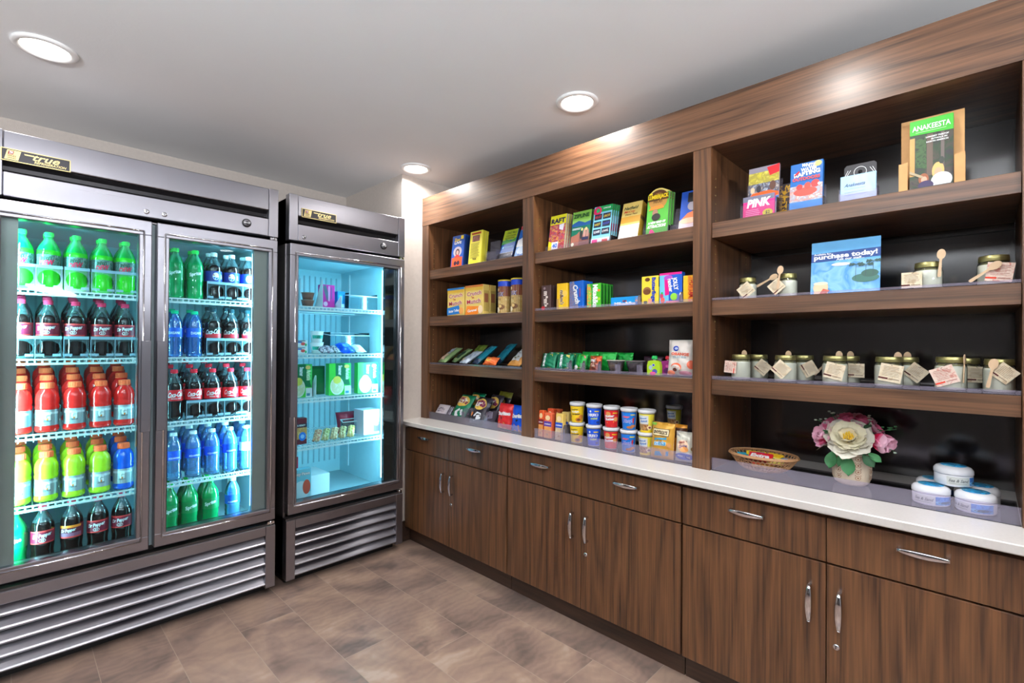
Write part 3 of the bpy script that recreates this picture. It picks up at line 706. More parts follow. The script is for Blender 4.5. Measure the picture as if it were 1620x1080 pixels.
# --- bay beside the pier, top shelf
carton('brochure', 'blue and orange show brochure with a face, leftmost on the top shelf by the pier', 'brochure', 1.950, 2.385, TS+.002, .120, .045, .203, K(26, 66, 150),
    [('r', .04, .02, .96, .98, K(34, 84, 170)), ('c', .5, .48, .34, .16, K(180, 170, 180)), ('c', .5, .46, .17, .11, K(70, 45, 50)), ('c', .5, .45, .10, .07, K(200, 160, 150)), ('r', .08, .02, .92, .30, K(240, 90, 50)), ('p', [(.25, .3), (.75, .3), (.6, .38), (.4, .38)], K(220, 60, 60)),
     ('c', .38, .12, .12, .07, K(60, 40, 60)), ('c', .62, .12, .12, .07, K(60, 40, 60)), ('r', .70, .86, .92, .97, YEL), ('t', 'Zoo', .42, .86, .46, .10, 0, .1, YEL, .04), ('t', 'LIVE', .5, .76, .56, .08, 0, .1, WHITE, .04)], [('r', .1, .05, .9, .95, K(20, 50, 110))], lean=.10, group=BR)
carton('brochure', 'yellow leaflet box with a brown barrel picture beside the blue show brochure', 'brochure', 1.950, 2.216, TS+.002, .110, .05, .203, K(215, 205, 60),
    [('r', .0, .0, 1, 1, K(228, 216, 80)), ('r', .12, .90, .88, .96, K(170, 60, 30)), ('r', .2, .68, .8, .87, photo('barrel', [(90, 50, 40), (150, 100, 90), (110, 60, 40)], 60)), ('r', .05, .02, .8, .09, K(245, 235, 60))]+fine(.12, .88, [.62-.034*i for i in range(14)], K(110, 105, 50), .012)+[('t', 'Wild', .5, .15, .3, .06, 0, 0, BLACK)], [('r', .3, 0, .34, 1, K(160, 150, 60)), ('r', .6, 0, .7, 1, K(180, 170, 90))], lean=.10, group=BR)
holder('empty clear acrylic holder standing between the yellow leaflets and the zipline flyer', 1.95, 2.07, .085, .03, .13, TS, .06, .06)
carton('brochure', 'blue brochure with a lime green top leaning back beside the upright panel', 'brochure', 1.967, 1.975, TS+.001, .110, .010, .194, K(30, 90, 170),
    [('r', 0, .66, 1, 1, K(180, 200, 50)), ('p', [(0, .62), (.3, .7), (.6, .62), (1, .72), (1, .58), (0, .52)], K(70, 160, 70)), ('r', 0, 0, 1, .25, photo('town', [(150, 160, 170), (90, 100, 110), (200, 205, 210)], 80)), ('t', 'CRAZY MILLS', .58, .90, .7, .06, 0, 0, K(30, 70, 40)), ('t', 'GOLF COURSE', .55, .80, .7, .05, 0, 0, K(30, 70, 40)), ('t', 'ADVENTURE', .5, .72, .7, .05, 0, 0, K(30, 70, 40)), ('c', .17, .42, .07, .04, SKY), ('t', 'OUTDOORS', .6, .42, .6, .05, 0, 0, SKY)], lean=.32, group=BR)
holder('clear acrylic holder carrying the blue and lime brochure', 1.955, 1.975, .122, .026, .10, TS, .32, .045)
carton('brochure', 'pale blue mountain brochure half hidden by the upright panel, leaning back', 'brochure', 1.965, 1.850, TS+.001, .105, .010, .205, K(90, 150, 215),
    [('r', 0, .88, 1, 1, K(190, 70, 80)), ('p', [(0, .86), (1, .86), (1, .5), (.5, .68), (0, .56)], K(40, 110, 200)), ('p', [(0, .55), (.5, .67), (1, .5), (1, .3), (0, .35)], K(225, 232, 240)), ('c', .5, .22, .4, .13, K(170, 200, 230)), ('t', 'Ford', .5, .09, .5, .08, 6, .3, K(30, 90, 190), .03)], lean=.35, group=BR)
# --- middle bay, top shelf
o = carton('brochure', 'yellow topped RAFT brochure with a crowd picture, front of its stack', 'brochure', 1.950, 1.587, TS+.002, .104, .012, .192, K(150, 130, 90),
    [('r', 0, 0, 1, 1, photo('raft', [(60, 30, 40), (190, 70, 60), (120, 60, 110), (220, 150, 60), (70, 50, 40)], 55)), ('r', 0, .74, 1, 1, K(228, 222, 40)), ('p', [(.6, .72), (.9, .74), (.85, .55), (.6, .6)], K(215, 215, 230)), ('p', [(0, 0), (.25, 0), (.2, .25), (0, .3)], YEL), ('t', 'RAFT', .5, .84, .88, .14, 0, 0, K(40, 36, 80), .05), ('r', .22, .05, .62, .25, K(235, 240, 245)), ('t', '40', .42, .15, .32, .13, 0, 0, BLUE, .04)], [('r', 0, 0, 1, 1, K(190, 180, 150))], lean=.15)
copies(o, 2, .016, 0, ['yellow RAFT brochure in the middle of its stack', 'yellow RAFT brochure at the back of its stack'], BR, -.002)
o = carton('brochure', 'green topped ZIPLINE brochure with people on a platform, front of its stack', 'brochure', 1.950, 1.437, TS+.002, .112, .012, .185, K(70, 120, 60),
    [('r', 0, .76, 1, 1, K(120, 175, 70)), ('r', 0, .58, 1, .76, K(30, 80, 140)), ('p', [(0, .66), (.35, .74), (.7, .66), (1, .70), (1, .76), (0, .76)], K(130, 180, 90)), ('r', 0, .32, 1, .58, K(20, 100, 80)), ('p', [(0, .32), (.3, .36), (.45, .44), (.5, 0), (0, 0)], K(150, 95, 80)), ('r', .45, 0, 1, .34, K(120, 80, 75)),
     ('c', .55, .34, .07, .13, K(50, 50, 50)), ('c', .72, .36, .07, .14, K(170, 130, 120)), ('c', .88, .35, .07, .13, K(160, 120, 110)), ('c', .58, .48, .05, .04, K(210, 190, 120)), ('c', .80, .48, .06, .04, K(220, 180, 120)), ('r', .6, .18, .95, .26, K(40, 45, 75)), ('c', .12, .09, .08, .05, K(220, 225, 200)), ('t', 'ZIPLINE', .48, .87, .84, .11, 0, 0, K(30, 80, 40), .04)]+fine(.05, .55, [.52, .49], WHITE, .01), [('r', 0, 0, 1, 1, K(40, 70, 40))], lean=.15)
copies(o, 2, .015, 0, ['green ZIPLINE brochure in the middle of its stack', 'green ZIPLINE brochure at the back of its stack'], BR, -.002)
gr = [('r', 0, 0, 1, 1, K(120, 195, 220)), ('r', .3, .84, 1, 1, K(20, 150, 80)), ('c', .2, .88, .22, .12, K(215, 40, 100)), ('c', .22, .89, .1, .06, K(40, 160, 90)), ('t', 'UNCLE', .7, .93, .4, .04, 0, 0, WHITE)]
gc = [((190, 60, 60), 'FEUD'), ((220, 190, 60), 'CIRCUS'), ((200, 180, 60), 'WEST'), ((60, 70, 160), 'MUSEUM'), ((220, 225, 230), 'TOWER'), ((200, 200, 200), 'OWL')]
for i, (c, w_) in enumerate(gc):
    a, b = (.06, .47) if i % 2 == 0 else (.53, .95); z_ = .64-.2*(i//2)
    gr += [('r', a, z_, b, z_+.15, K(34, 40, 60)), ('t', w_, (a+b)/2, z_+.075, .34, .06, 5, .2, K(*c), .02)]
gr += [('r', 0, 0, 1, .14, K(225, 225, 230)), ('r', .05, .02, .35, .12, PINK), ('r', .6, .03, .9, .10, K(220, 90, 90))]
o = carton('brochure', 'brochure with a grid of six dark logo tiles, front of its stack', 'brochure', 1.950, 1.316, TS+.002, .103, .010, .190, K(120, 140, 140), gr, [('r', 0, .7, 1, 1, K(60, 120, 70)), ('r', 0, .3, 1, .5, K(150, 40, 70))], lean=.17)
copies(o, 3, .014, 0, ['grid brochure second from the front of its stack', 'grid brochure third from the front of its stack', 'grid brochure at the back of its stack'], BR, -.003)
carton('brochure', 'thick tan and white show brochure stack leaning back beside the lumberjack one', 'brochure', 1.955, 1.170, TS+.001, .100, .040, .178, K(190, 150, 50),
    [('r', 0, 0, 1, 1, K(205, 180, 100)), ('r', 0, .42, 1, .6, K(190, 140, 40)), ('r', 0, 0, 1, .36, photo('mapart', [(225, 228, 232), (190, 200, 205), (235, 235, 235)], 90)), ('t', 'Hatfield', .45, .84, .7, .09, 0, .3, K(40, 60, 40), .03), ('t', 'McCoy', .4, .73, .55, .08, 0, .3, K(190, 50, 30), .03), ('t', 'Dinner Feud', .5, .66, .6, .05, 0, .2, K(90, 60, 30))], [('r', 0, .5, 1, .6, K(110, 80, 40))], lean=.28, group=BR)
o = carton('brochure', 'bright green LUMBERJACK brochure with a round wooden sign, front of its stack', 'brochure', 1.950, 1.027, TS+.002, .102, .010, .186, K(80, 170, 60),
    [('c', .5, .92, .44, .20, K(220, 200, 110)), ('c', .5, .90, .42, .18, K(90, 55, 30)), ('c', .5, .80, .42, .20, K(180, 130, 60)), ('c', .14, .98, .09, .05, YEL), ('r', .02, .82, .98, .98, K(90, 60, 20)), ('t', 'LUMBERJACK', .5, .90, .94, .13, 0, 0, K(240, 210, 30), .04), ('t', 'FEUD', .5, .79, .4, .06, 0, 0, K(90, 60, 20), .03), ('p', [(.1, .60), (.8, .62), (.7, .70), (.2, .68)], ORA), ('c', .4, .52, .13, .10, K(150, 110, 90)), ('c', .45, .42, .2, .09, K(40, 40, 36)),
     ('t', 'A NEW KIND OF', .5, .29, .8, .06, 0, .15, WHITE, .04), ('t', 'ATTRACTION!', .5, .20, .84, .08, 0, .15, WHITE, .05), ('p', [(.15, 0), (.5, 0), (.3, .14), (.2, .12)], PINK)], [('r', 0, 0, 1, 1, K(110, 150, 100))], lean=.12)
copies(o, 2, .016, 0, ['green LUMBERJACK brochure in the middle of its stack', 'green LUMBERJACK brochure at the back of its stack'], BR, -.003)
carton('brochure', 'blue and orange brochure with a silver rider against the middle bay right upright', 'brochure', 1.952, .884, TS+.001, .086, .012, .172, K(16, 80, 190),
    [('c', .75, .62, .24, .2, K(60, 50, 60)), ('c', .62, .60, .26, .12, K(170, 165, 180)), ('r', .35, .70, 1, .95, K(24, 20, 24)), ('c', .8, .82, .2, .1, K(140, 150, 120)), ('p', [(0, .22), (.4, .42), (1, .50), (1, .15), (0, .12)], K(240, 130, 80)), ('r', 0, 0, 1, .22, K(240, 222, 226)), ('c', .5, .22, .5, .08, K(250, 200, 170))], lean=.20, group=BR)
for yy, ww, lb in ((1.510, .275, 'long clear acrylic holder at the foot of the RAFT and ZIPLINE brochures'), (1.3115, .120, 'clear acrylic holder at the foot of the logo grid brochures'), (1.024, .114, 'clear acrylic holder at the foot of the lumberjack brochures'), (.898, .120, 'clear acrylic holder at the foot of the blue and orange brochure')):
    holder(lb, 1.943, yy, ww, .066 if yy != .898 else .028, .11, TS-.0002, .16 if yy != .898 else .20, .030)
# --- right bay, top shelf
carton('brochure', 'brochure with friends in an orange car, standing behind the pink flyer', 'brochure', 1.966, .603, TS+.002, .107, .012, .200, K(150, 140, 150),
    [('r', 0, .75, 1, 1, K(130, 125, 140)), ('r', 0, .66, 1, .9, photo('hills', [(190, 180, 60), (150, 140, 60), (210, 200, 90)], 50)), ('p', [(.7, .8), (1, .84), (1, 1), (.6, .97)], K(200, 30, 40)), ('r', 0, .42, 1, .68, photo('jeep', [(160, 170, 185), (60, 60, 80), (190, 180, 170)], 60)), ('p', [(.02, .42), (.15, .50), (.7, .52), (1, .46), (1, .40), (.02, .38)], K(235, 90, 30)), ('c', .8, .60, .1, .09, K(90, 60, 50)), ('c', .15, .56, .07, .06, K(200, 180, 150)), ('c', .35, .57, .08, .07, K(50, 50, 60)), ('r', 0, .28, 1, .38, K(60, 100, 170))], lean=.10, group=BR)
carton('brochure', 'pink flyer with big white letters in a clear pocket, left in the right bay', 'brochure', 1.940, .610, TS+.003, .110, .010, .082, K(225, 40, 130),
    [('r', 0, .75, 1, 1, K(110, 110, 130)), ('t', 'PINK', .52, .66, .74, .40, 0, .15, WHITE, .05)]+fine(.1, .6, [.34, .26, .18, .1], K(245, 170, 210), .025)+[('c', .8, .14, .16, .16, K(210, 200, 50)), ('t', '$2', .8, .14, .14, .16, 0, 0, K(60, 60, 30))], lean=.08, group=BR)
holder('clear two tier acrylic holder carrying the pink flyer and the car brochure', 1.932, .607, .126, .060, .150, TS, .09, .055)
carton('brochure', 'small dark brochure with yellow flowers tucked behind the rafting guide', 'brochure', 2.03, .540, TS+.001, .085, .006, .135, K(40, 32, 40), [('r', .05, .05, .95, .95, photo('darkfl', [(40, 32, 40), (70, 50, 50), (220, 170, 30), (40, 30, 40)], 70))], lean=.06, group=BR)
carton('brochure', 'blue WHITE WATER RAFTING guide with a red raft on the top shelf', 'brochure', 1.950, .457, TS+.002, .102, .020, .173, K(24, 96, 170),
    [('c', .84, .93, .12, .06, K(180, 180, 110)), ('r', 0, .18, 1, .52, photo('rapids', [(210, 205, 200), (150, 160, 175), (190, 130, 120), (225, 220, 215)], 60)), ('c', .48, .38, .36, .09, K(225, 80, 70)), ('c', .3, .49, .10, .06, K(190, 60, 60)), ('c', .55, .50, .10, .07, K(200, 70, 60)), ('c', .78, .52, .13, .08, K(190, 60, 60)), ('c', .9, .5, .05, .03, WHITE), ('r', 0, 0, 1, .18, K(40, 130, 200)),
     ('t', 'WHITE', .56, .93, .42, .07, -8, .1, WHITE, .04), ('t', 'WATER', .58, .845, .5, .075, 0, 0, WHITE, .04), ('t', 'RAFTING', .52, .76, .8, .09, 4, 0, WHITE, .05), ('p', [(.12, .76), (.28, .84), (.30, .80), (.16, .73)], RED), ('t', 'OUTDOORS', .5, .655, .84, .07, 0, 0, K(225, 70, 50), .04)], lean=.10, group=BR)
holder('clear acrylic holder at the foot of the rafting guide', 1.941, .457, .112, .036, .09, TS-.0002, .10, .035)
t = thing('card_holder', 'clear acrylic card holder with a round emblem and a pale blue card', 'card holder', (1.945, .304, TS+.0005), HP)
SM = clear('smoked_acrylic', (150, 145, 150), .15, .08, .3, (120, 118, 124))
MB().prism([(-.045, 0), (.045, 0), (.045, .132), (.038, .140), (-.038, .140), (-.045, .132)], .045, .048, SM).obj('back_plate', t)
e = MB(); ax = lambda P: (P[0], .0445-P[2]*.2, .112+P[1]); e.lathe([(.018, 0), (.018, .001), (.0165, .001), (.0165, 0)], WHITE, 30, cap=False, axis=ax); e.lathe([(.006, 0), (0, .001)], BLACK, 12, axis=ax)
for s_ in (-1, 1):
    for k in (0, 6): e.add([(s_*(.026+.0012*k), .0445, .122), (s_*(.0275+.0012*k), .0445, .122), (s_*(.0405+.0008*k), .0445, .100), (s_*(.039+.0008*k), .0445, .100)], [(0, 1, 2, 3) if s_ > 0 else (3, 2, 1, 0)], WHITE)
e.obj('emblem', t)
MB().box(-.052, .052, -.004, -.002, 0, .035, ACR).box(-.052, .052, -.004, .048, 0, .0015, ACR).box(-.052, -.050, -.002, .048, .0015, .05, ACR).box(.050, .052, -.002, .048, .0015, .05, ACR).obj('pocket', t)
carton('card', 'pale blue card lettered in script in the clear card holder', 'card', 1.947, .304, TS+.003, .098, .003, .090, K(150, 195, 235), [('r', .02, .03, .98, .97, photo('cardsky', [(150, 195, 238), (175, 205, 240), (160, 190, 235)], 12)), ('t', 'Anakeesta', .42, .64, .58, .13, 0, .35, K(40, 60, 100)), ('r', .2, .04, .8, .08, K(210, 100, 150))]+fine(.12, .8, [.48, .36, .26], K(120, 150, 195), .012), lean=.05)
# kraft display box with its brochure
KR = M('kraft_board', (198, 152, 100), .7, vary=.1, vscale=40)
t = thing('display_box', 'tan kraft card display box holding the green headed brochure', 'display box', (1.955, .121, TS+.0005), HP)
MB().bbox(-.075, .075, .040, .044, 0, .243, KR, .0008).obj('back_board', t)
for a, b in ((-.077, -.055), (.053, .077)): MB().prism([(a, 0), (b, 0), (b, .100), (a, .096)], -.004, -.001, KR).box(a if a < 0 else b-.003, a+.003 if a < 0 else b, -.001, .040, 0, .098, KR).obj('side_wing', t)
MB().box(-.077, .077, -.004, .044, 0, .002, KR).obj('box_base', t)
carton('brochure', 'tall brochure with white lettering on a green header, in the kraft display box', 'brochure', 1.959, .121, TS+.003, .102, .014, .224, K(44, 48, 52),
    [('r', 0, 0, 1, .80, photo('forest', [(30, 34, 40), (70, 62, 56), (40, 62, 40), (52, 48, 52)], 26)), ('r', 0, .22, .12, .76, K(190, 150, 90)), ('r', .40, .2, .54, .78, K(98, 84, 74)), ('r', .72, .2, .80, .78, K(104, 94, 90)), ('p', [(.14, .34), (.4, .3), (.38, .76), (.14, .72)], photo('leafy', [(30, 60, 34), (60, 92, 50), (34, 44, 36)], 70)), ('p', [(0, .80), (1, .78), (1, 1), (0, 1)], K(64, 176, 54)),
     ('c', .66, .245, .14, .12, K(214, 176, 110)), ('c', .66, .22, .09, .07, K(214, 160, 130)), ('c', .74, .11, .24, .11, K(222, 226, 232)), ('c', .33, .16, .12, .08, K(150, 90, 60)), ('c', .34, .15, .07, .045, K(215, 160, 135)), ('c', .38, .07, .18, .065, K(60, 50, 86)), ('r', 0, 0, 1, .05, K(60, 62, 66)), ('p', [(0, .30), (.32, .20), (.30, .17), (0, .26)], K(165, 150, 120)), ('c', .74, .38, .06, .05, K(60, 66, 60)),
     ('t', 'ANAKEESTA', .5, .885, .88, .075, 0, 0, WHITE, .02), ('r', .14, .82, .84, .828, K(180, 225, 170)), ('t', 'LONGEST TREETOP', .64, .735, .52, .022, 0, 0, WHITE, .03), ('t', 'SKYWALK IN', .68, .70, .36, .022, 0, 0, WHITE, .03), ('t', 'NORTH AMERICA!', .64, .665, .5, .022, 0, 0, WHITE, .03)], [('r', 0, .8, 1, 1, K(60, 160, 50))], lean=.05, group=BR)
# --- purchase sign
carton('shelf_sign', 'blue beach sign reading purchase today! between the candle jars', 'sign', 1.950, .343, MS, .196, .004, .184, K(70, 150, 215),
    [('r', 0, .60, 1, 1, K(96, 172, 224)), ('r', 0, 0, 1, .60, photo('beach', [(86, 160, 220), (130, 190, 235), (60, 140, 205), (150, 200, 235)], 14)), ('p', [(0, .615), (1, .635), (1, .80), (0, .78)], K(22, 62, 130)), ('t', 'purchase today!', .5, .705, .92, .12, 1, 0, K(238, 242, 246), .035), ('t', 'Available for', .17, .765, .26, .035, 0, 0, K(238, 242, 246)), ('t', 'Ask our staff...', .58, .645, .40, .045, 0, 0, K(238, 242, 246)),
     ('c', .80, .26, .19, .08, K(60, 110, 100)), ('c', .86, .34, .12, .07, K(52, 92, 80)), ('c', .45, .545, .14, .03, K(235, 240, 245))]+
     [('p', [(x, z), (x+.006, z), (x+.010, z+h_), (x+.004, z+h_)], K(50, 70, 80)) for x, z, h_ in ((.66, .24, .28), (.90, .3, .26), (.80, .3, .2))]+
     [('p', [(x, z), (x+dx, z+.03), (x+dx*1.15, z-.03)], K(46, 78, 74)) for x, z in ((.67, .52), (.908, .56), (.808, .5)) for dx in (-.09, .09, -.05, .05)]+
     [('c', .16, .12, .115, .11, K(224, 196, 160)), ('r', .06, .0, .27, .18, K(224, 196, 160)), ('c', .16, .20, .11, .03, K(240, 220, 190)), ('p', [(.14, .0), (.24, .0), (.30, .06), (.2, .1)], K(190, 90, 70))], lean=.12)

# --- candy boxes, middle shelf of the middle bay
CB = 'candy boxes on the middle bay shelf'
o = carton('candy_box', 'brown chocolate candy box lettered sideways, front of the row by the left upright', 'candy box', 1.925, 1.628, MS, .062, .024, .128, K(74, 52, 50), [('c', .35, .88, .12, .05, K(150, 130, 130)), ('t', "m&m's", .52, .45, .80/.062*.128*.78, .24, -90, 0, K(226, 214, 206), .06), ('c', .22, .08, .2, .08, RED)], [('r', .1, .1, .9, .9, K(60, 40, 40))])
copies(o, 3, .026, 0, ['brown chocolate candy box, second in its row', 'brown chocolate candy box, third in its row', 'brown chocolate candy box, last in its row'], CB)
carton('candy_box', 'yellow peanut candy box with brown sideways lettering', 'candy box', 1.925, 1.523, MS, .066, .024, .130, K(236, 190, 30), [('c', .8, .6, .2, .12, K(240, 200, 90)), ('t', "m&m's", .50, .44, .76/.066*.130*.78, .2, -90, 0, WHITE, .06), ('t', "m&m's", .50, .44, .76/.066*.130*.76, .18, -90, 0, K(84, 44, 36), .03), ('c', .42, .10, .2, .09, YEL), ('r', 0, 0, .18, .4, K(190, 150, 90))], group=CB)
o = carton('candy_box', 'blue and grey chewy candy box with slanted white script, turned a little', 'candy box', 1.928, 1.437, MS, .090, .024, .134, K(16, 96, 196), [('p', [(0, 0), (0, 1), (.28, 1), (.42, .7), (.6, 0)], photo('greyblue', [(90, 96, 140), (130, 120, 150), (50, 110, 180)], 70)), ('p', [(.26, 1), (.33, 1), (.68, 0), (.6, 0)], K(140, 142, 160)), ('r', .72, .42, .82, .72, K(120, 60, 120)), ('t', 'Crunch', .52, .52, 1.05, .24, -78, .2, WHITE, .04)], turn=-.12)
copies(o, 2, .027, 0, ['blue chewy candy box in the middle of its row', 'blue chewy candy box at the back of its row'], CB)
MIK = [('p', [(0, .0), (.3, 0), (.32, .7), (.2, 1), (0, 1)], photo('fruit', [(90, 200, 60), (240, 140, 50), (70, 190, 90), (230, 210, 60)], 60)), ('p', [(.5, 1), (1, 1), (1, .0), (.62, .0)], K(80, 190, 40)), ('t', 'Mike&Ike', .60, .48, 1.38, .26, -90, 0, WHITE, .05), ('c', .86, .35, .1, .06, K(170, 220, 40)), ('c', .86, .7, .1, .05, ORA)]
o = carton('candy_box', 'green fruit candy box with white sideways letters, front of its row', 'candy box', 1.925, 1.331, MS, .078, .024, .113, K(40, 160, 40), MIK, [('r', .1, .05, .9, .95, K(26, 104, 30))])
copies(o, 3, .0265, 0, ['green fruit candy box, second in its row', 'green fruit candy box, third in its row', 'green fruit candy box, last in its row'], CB)
carton('candy_box', 'bright blue candy box lying on its side with white letters', 'candy box', 1.925, 1.164, MS, .148, .024, .068, K(20, 150, 225), [('t', 'Mike&Ike', .5, .25, .74, .34, 0, 0, WHITE, .05), ('r', .42, .42, .56, .62, K(200, 90, 60)), ('p', [(.42, .42), (.5, .42), (.56, .62), (.48, .62)], K(60, 50, 110)), ('c', .9, .5, .06, .1, K(240, 170, 120))], group=CB).scale = (1, 1, .58)
o = carton('candy_box', 'yellow candy box with blue sideways lettering and chocolate pieces', 'candy box', 1.925, 1.041, MS, .080, .026, .121, K(238, 212, 60), [('c', .35, .88, .15, .07, BRN), ('c', .32, .48, .24, .14, K(150, 100, 60)), ('c', .32, .44, .22, .10, K(110, 66, 36)), ('r', .14, .02, .34, .12, K(70, 80, 60)), ('r', .4, .02, .62, .2, K(236, 160, 120)), ('t', 'Butterfinger', .70, .48, 1.40, .20, -90, 0, K(30, 64, 170), .05)], [('r', 0, .6, 1, .95, BRN)], group=CB)
carton('candy_box', 'light blue and magenta fruit candy box with white sideways lettering', 'candy box', 1.925, .947, MS, .098, .032, .127, K(24, 90, 200), [('r', 0, 0, .42, 1, K(110, 200, 240)), ('r', 0, .93, 1, 1, K(235, 30, 140)), ('p', [(.25, .25), (.44, .28), (.42, .78), (.22, .8)], K(235, 20, 140)), ('c', .4, .84, .2, .08, K(180, 80, 200)), ('t', 'JOLLY', .70, .62, .56, .20, -82, 0, WHITE, .05), ('t', 'rancher', .50, .58, .58, .15, -82, 0, WHITE, .04), ('c', .1, .25, .08, .1, K(200, 60, 110)), ('c', .15, .1, .1, .1, K(240, 100, 90)), ('c', .66, .20, .16, .12, K(150, 220, 70)), ('r', .3, 0, .9, .06, K(240, 130, 140)), ('c', .12, .34, .05, .04, K(40, 180, 90))], top=K(235, 30, 140), group=CB)
carton('candy_box', 'orange and yellow candy box half hidden by the right upright of the middle bay', 'candy box', 1.925, .867, MS, .050, .022, .108, K(246, 200, 40), [('r', .4, 0, 1, 1, photo('flame', [(245, 200, 50), (240, 120, 30), (250, 170, 40)], 60)), ('t', 'HOT TAM', .72, .5, 1.4, .2, -90, 0, RED, .03)], group=CB)
# --- middle shelf of the bay beside the pier
CM = [('r', 0, .82, 1, .93, K(232, 190, 70)), ('t', 'Crunch', .5, .72, .82, .15, 3, 0, WHITE, .06), ('t', 'Crunch', .5, .72, .80, .14, 3, 0, K(170, 30, 50), .02), ('t', "'n", .42, .585, .16, .08, 0, 0, K(170, 30, 50), .03), ('t', 'Munch', .48, .45, .78, .16, 3, 0, WHITE, .06), ('t', 'Munch', .48, .45, .76, .15, 3, 0, K(170, 30, 50), .02)]
cm1 = carton('snack_box', 'yellow caramel popcorn box with a blue lower band, first from the pier', 'snack box', 1.925, 2.358, MS, .162, .05, .170, K(228, 200, 110), CM+[('r', 0, .93, 1, 1, K(50, 130, 200)), ('p', [(0, .02), (.85, .06), (.7, .36), (0, .28)], K(30, 120, 200)), ('t', 'Butter Toffee', .4, .17, .6, .1, 4, .1, WHITE, .03), ('c', .84, .16, .13, .12, K(240, 170, 90))], group='popcorn boxes')
cm2 = carton('snack_box', 'yellow caramel popcorn box with an orange lower band, in front of another', 'snack box', 1.925, 2.186, MS, .160, .05, .174, K(228, 200, 110), CM+[('r', 0, .93, 1, 1, K(220, 130, 60)), ('p', [(0, .0), (.7, .0), (.9, .26), (.1, .3)], K(244, 140, 40)), ('t', 'Caramel', .4, .14, .5, .09, 4, .1, WHITE, .03), ('c', .86, .16, .13, .14, K(250, 220, 180))], [('r', .1, .1, .9, .8, K(196, 170, 90)), ('r', .2, .4, .8, .7, K(160, 100, 70))], group='popcorn boxes')
copies(cm2, 1, .054, 0, ['yellow caramel popcorn box at the back, behind the orange banded one'], 'popcorn boxes')
def canister(label, X, y, z):
    t = thing('snack_canister', label, 'canister', (X, y, z+.0005), HP, 'chip canisters beside the popcorn boxes'); r, h = .040, .150
    b = MB(); b.lathe([(r-.002, 0), (r, .002), (r, h)], K(176, 150, 90), 30, cap=True)
    b.asp = r*2.4/h
    b.art([('r', -.15, 0, 1.15, .62, photo('can_lower', [(214, 186, 120), (190, 150, 80), (226, 206, 150)], 30)), ('r', -.15, .62, 1.15, 1, K(120, 54, 40)), ('t', 'STAX', .46, .70, .56, .17, 0, .15, WHITE, .06), ('t', 'STAX', .46, .70, .55, .165, 0, .15, K(40, 50, 130), .02), ('c', .3, .88, .12, .06, K(230, 200, 150)), ('t', 'Original', .42, .52, .3, .05, 0, 0, BRN), ('c', .55, .22, .26, .10, K(120, 80, 44)), ('c', .5, .25, .12, .06, K(226, 196, 130)), ('c', .3, .12, .18, .1, K(235, 225, 190))], wrap(r, 0, h, 2.4), nu=10)
    b.obj('can_body', t)
    MB().lathe([(r+.001, h), (r+.001, h+.030), (r+.0005, h+.031)], K(24, 70, 200), 30, cap=False).obj('blue_collar', t)
    MB().lathe([(r+.0015, h+.029), (r+.002, h+.036), (r, h+.037), (0, h+.036)], K(222, 200, 60), 30).obj('lid', t)
canister('tall brown snack canister with blue collar and yellow lid, left of two', 1.968, 1.968, MS)
canister('tall brown snack canister with blue collar and yellow lid, right of two', 1.962, 1.860, MS)
# --- cups on the worktop, two high
def cup(label, X, y, z, base, art, turn=0, h=.098, group='stacked snack cups on the worktop', proto={}):
    key = id(art)
    if key in proto: return dup(proto[key], (X, y, z), HP+turn, label)
    t = thing('snack_cup', label, 'snack cup', (X, y, z), HP+turn, group); r0, r1 = .0285, .0355
    rf = lambda v: r0+(r1-r0)*v
    b = MB(); b.lathe([(r0-.002, .001), (r0, 0), (r0, .003), (r1, h-.010), (r1, h-.012)], K(232, 234, 238), 30); b.asp = .032*2.3/(h-.012)
    b.art([('r', -.16, .02, 1.02, .93, base)]+art, wrap(rf, 0, h-.012, 2.3), nu=14, nv=3)
    b.obj('cup_body', t)
    MB().lathe([(r1+.001, h-.014), (r1+.0035, h-.013), (r1+.0035, h-.002), (r1+.001, h), (r1-.003, h), (r1-.004, h-.003), (0, h-.003)], K(238, 240, 245), 32).obj('lid', t)
    return t
A_Y = [('t', 'Keebler', .35, .76, .5, .08, 6, .2, K(70, 50, 40), .03), ('t', 'Fudge', .38, .62, .5, .13, 6, .2, WHITE, .05), ('t', 'Stripes', .42, .48, .55, .12, 6, .2, K(60, 40, 30), .04), ('p', [(.05, .3), (.6, .36), (.55, .46), (.05, .4)], K(190, 50, 40)), ('c', .62, .18, .22, .13, K(200, 120, 40)), ('c', .80, .34, .16, .12, K(210, 130, 50)), ('c', .62, .18, .12, .06, BRN)]
A_O = [('t', 'OREO', .42, .56, .80, .18, 2, 0, WHITE, .06), ('t', 'mini', .52, .37, .44, .11, 4, .2, K(200, 220, 90), .05), ('r', .55, .74, .85, .80, YEL), ('c', .3, .76, .06, .06, WHITE), ('p', [(.6, .3), (.9, .2), (.8, .1), (.5, .2)], K(20, 70, 190)), ('c', .78, .16, .12, .07, K(16, 40, 120))]
A_R = [('c', .32, .74, .16, .12, K(220, 150, 80)), ('p', [(.05, .38), (.62, .42), (.66, .60), (.08, .58)], K(70, 60, 160)), ('t', 'Nutter', .38, .62, .62, .14, 6, .1, WHITE, .06), ('t', 'Butter', .42, .46, .62, .15, 6, .1, WHITE, .06), ('p', [(.22, .22), (.68, .28), (.66, .36), (.22, .30)], K(250, 170, 40)), ('r', .6, .76, .9, .82, YEL), ('c', .80, .46, .14, .12, K(226, 160, 90)), ('p', [(.5, .06), (.9, .1), (.9, .2), (.5, .14)], K(220, 60, 50))]
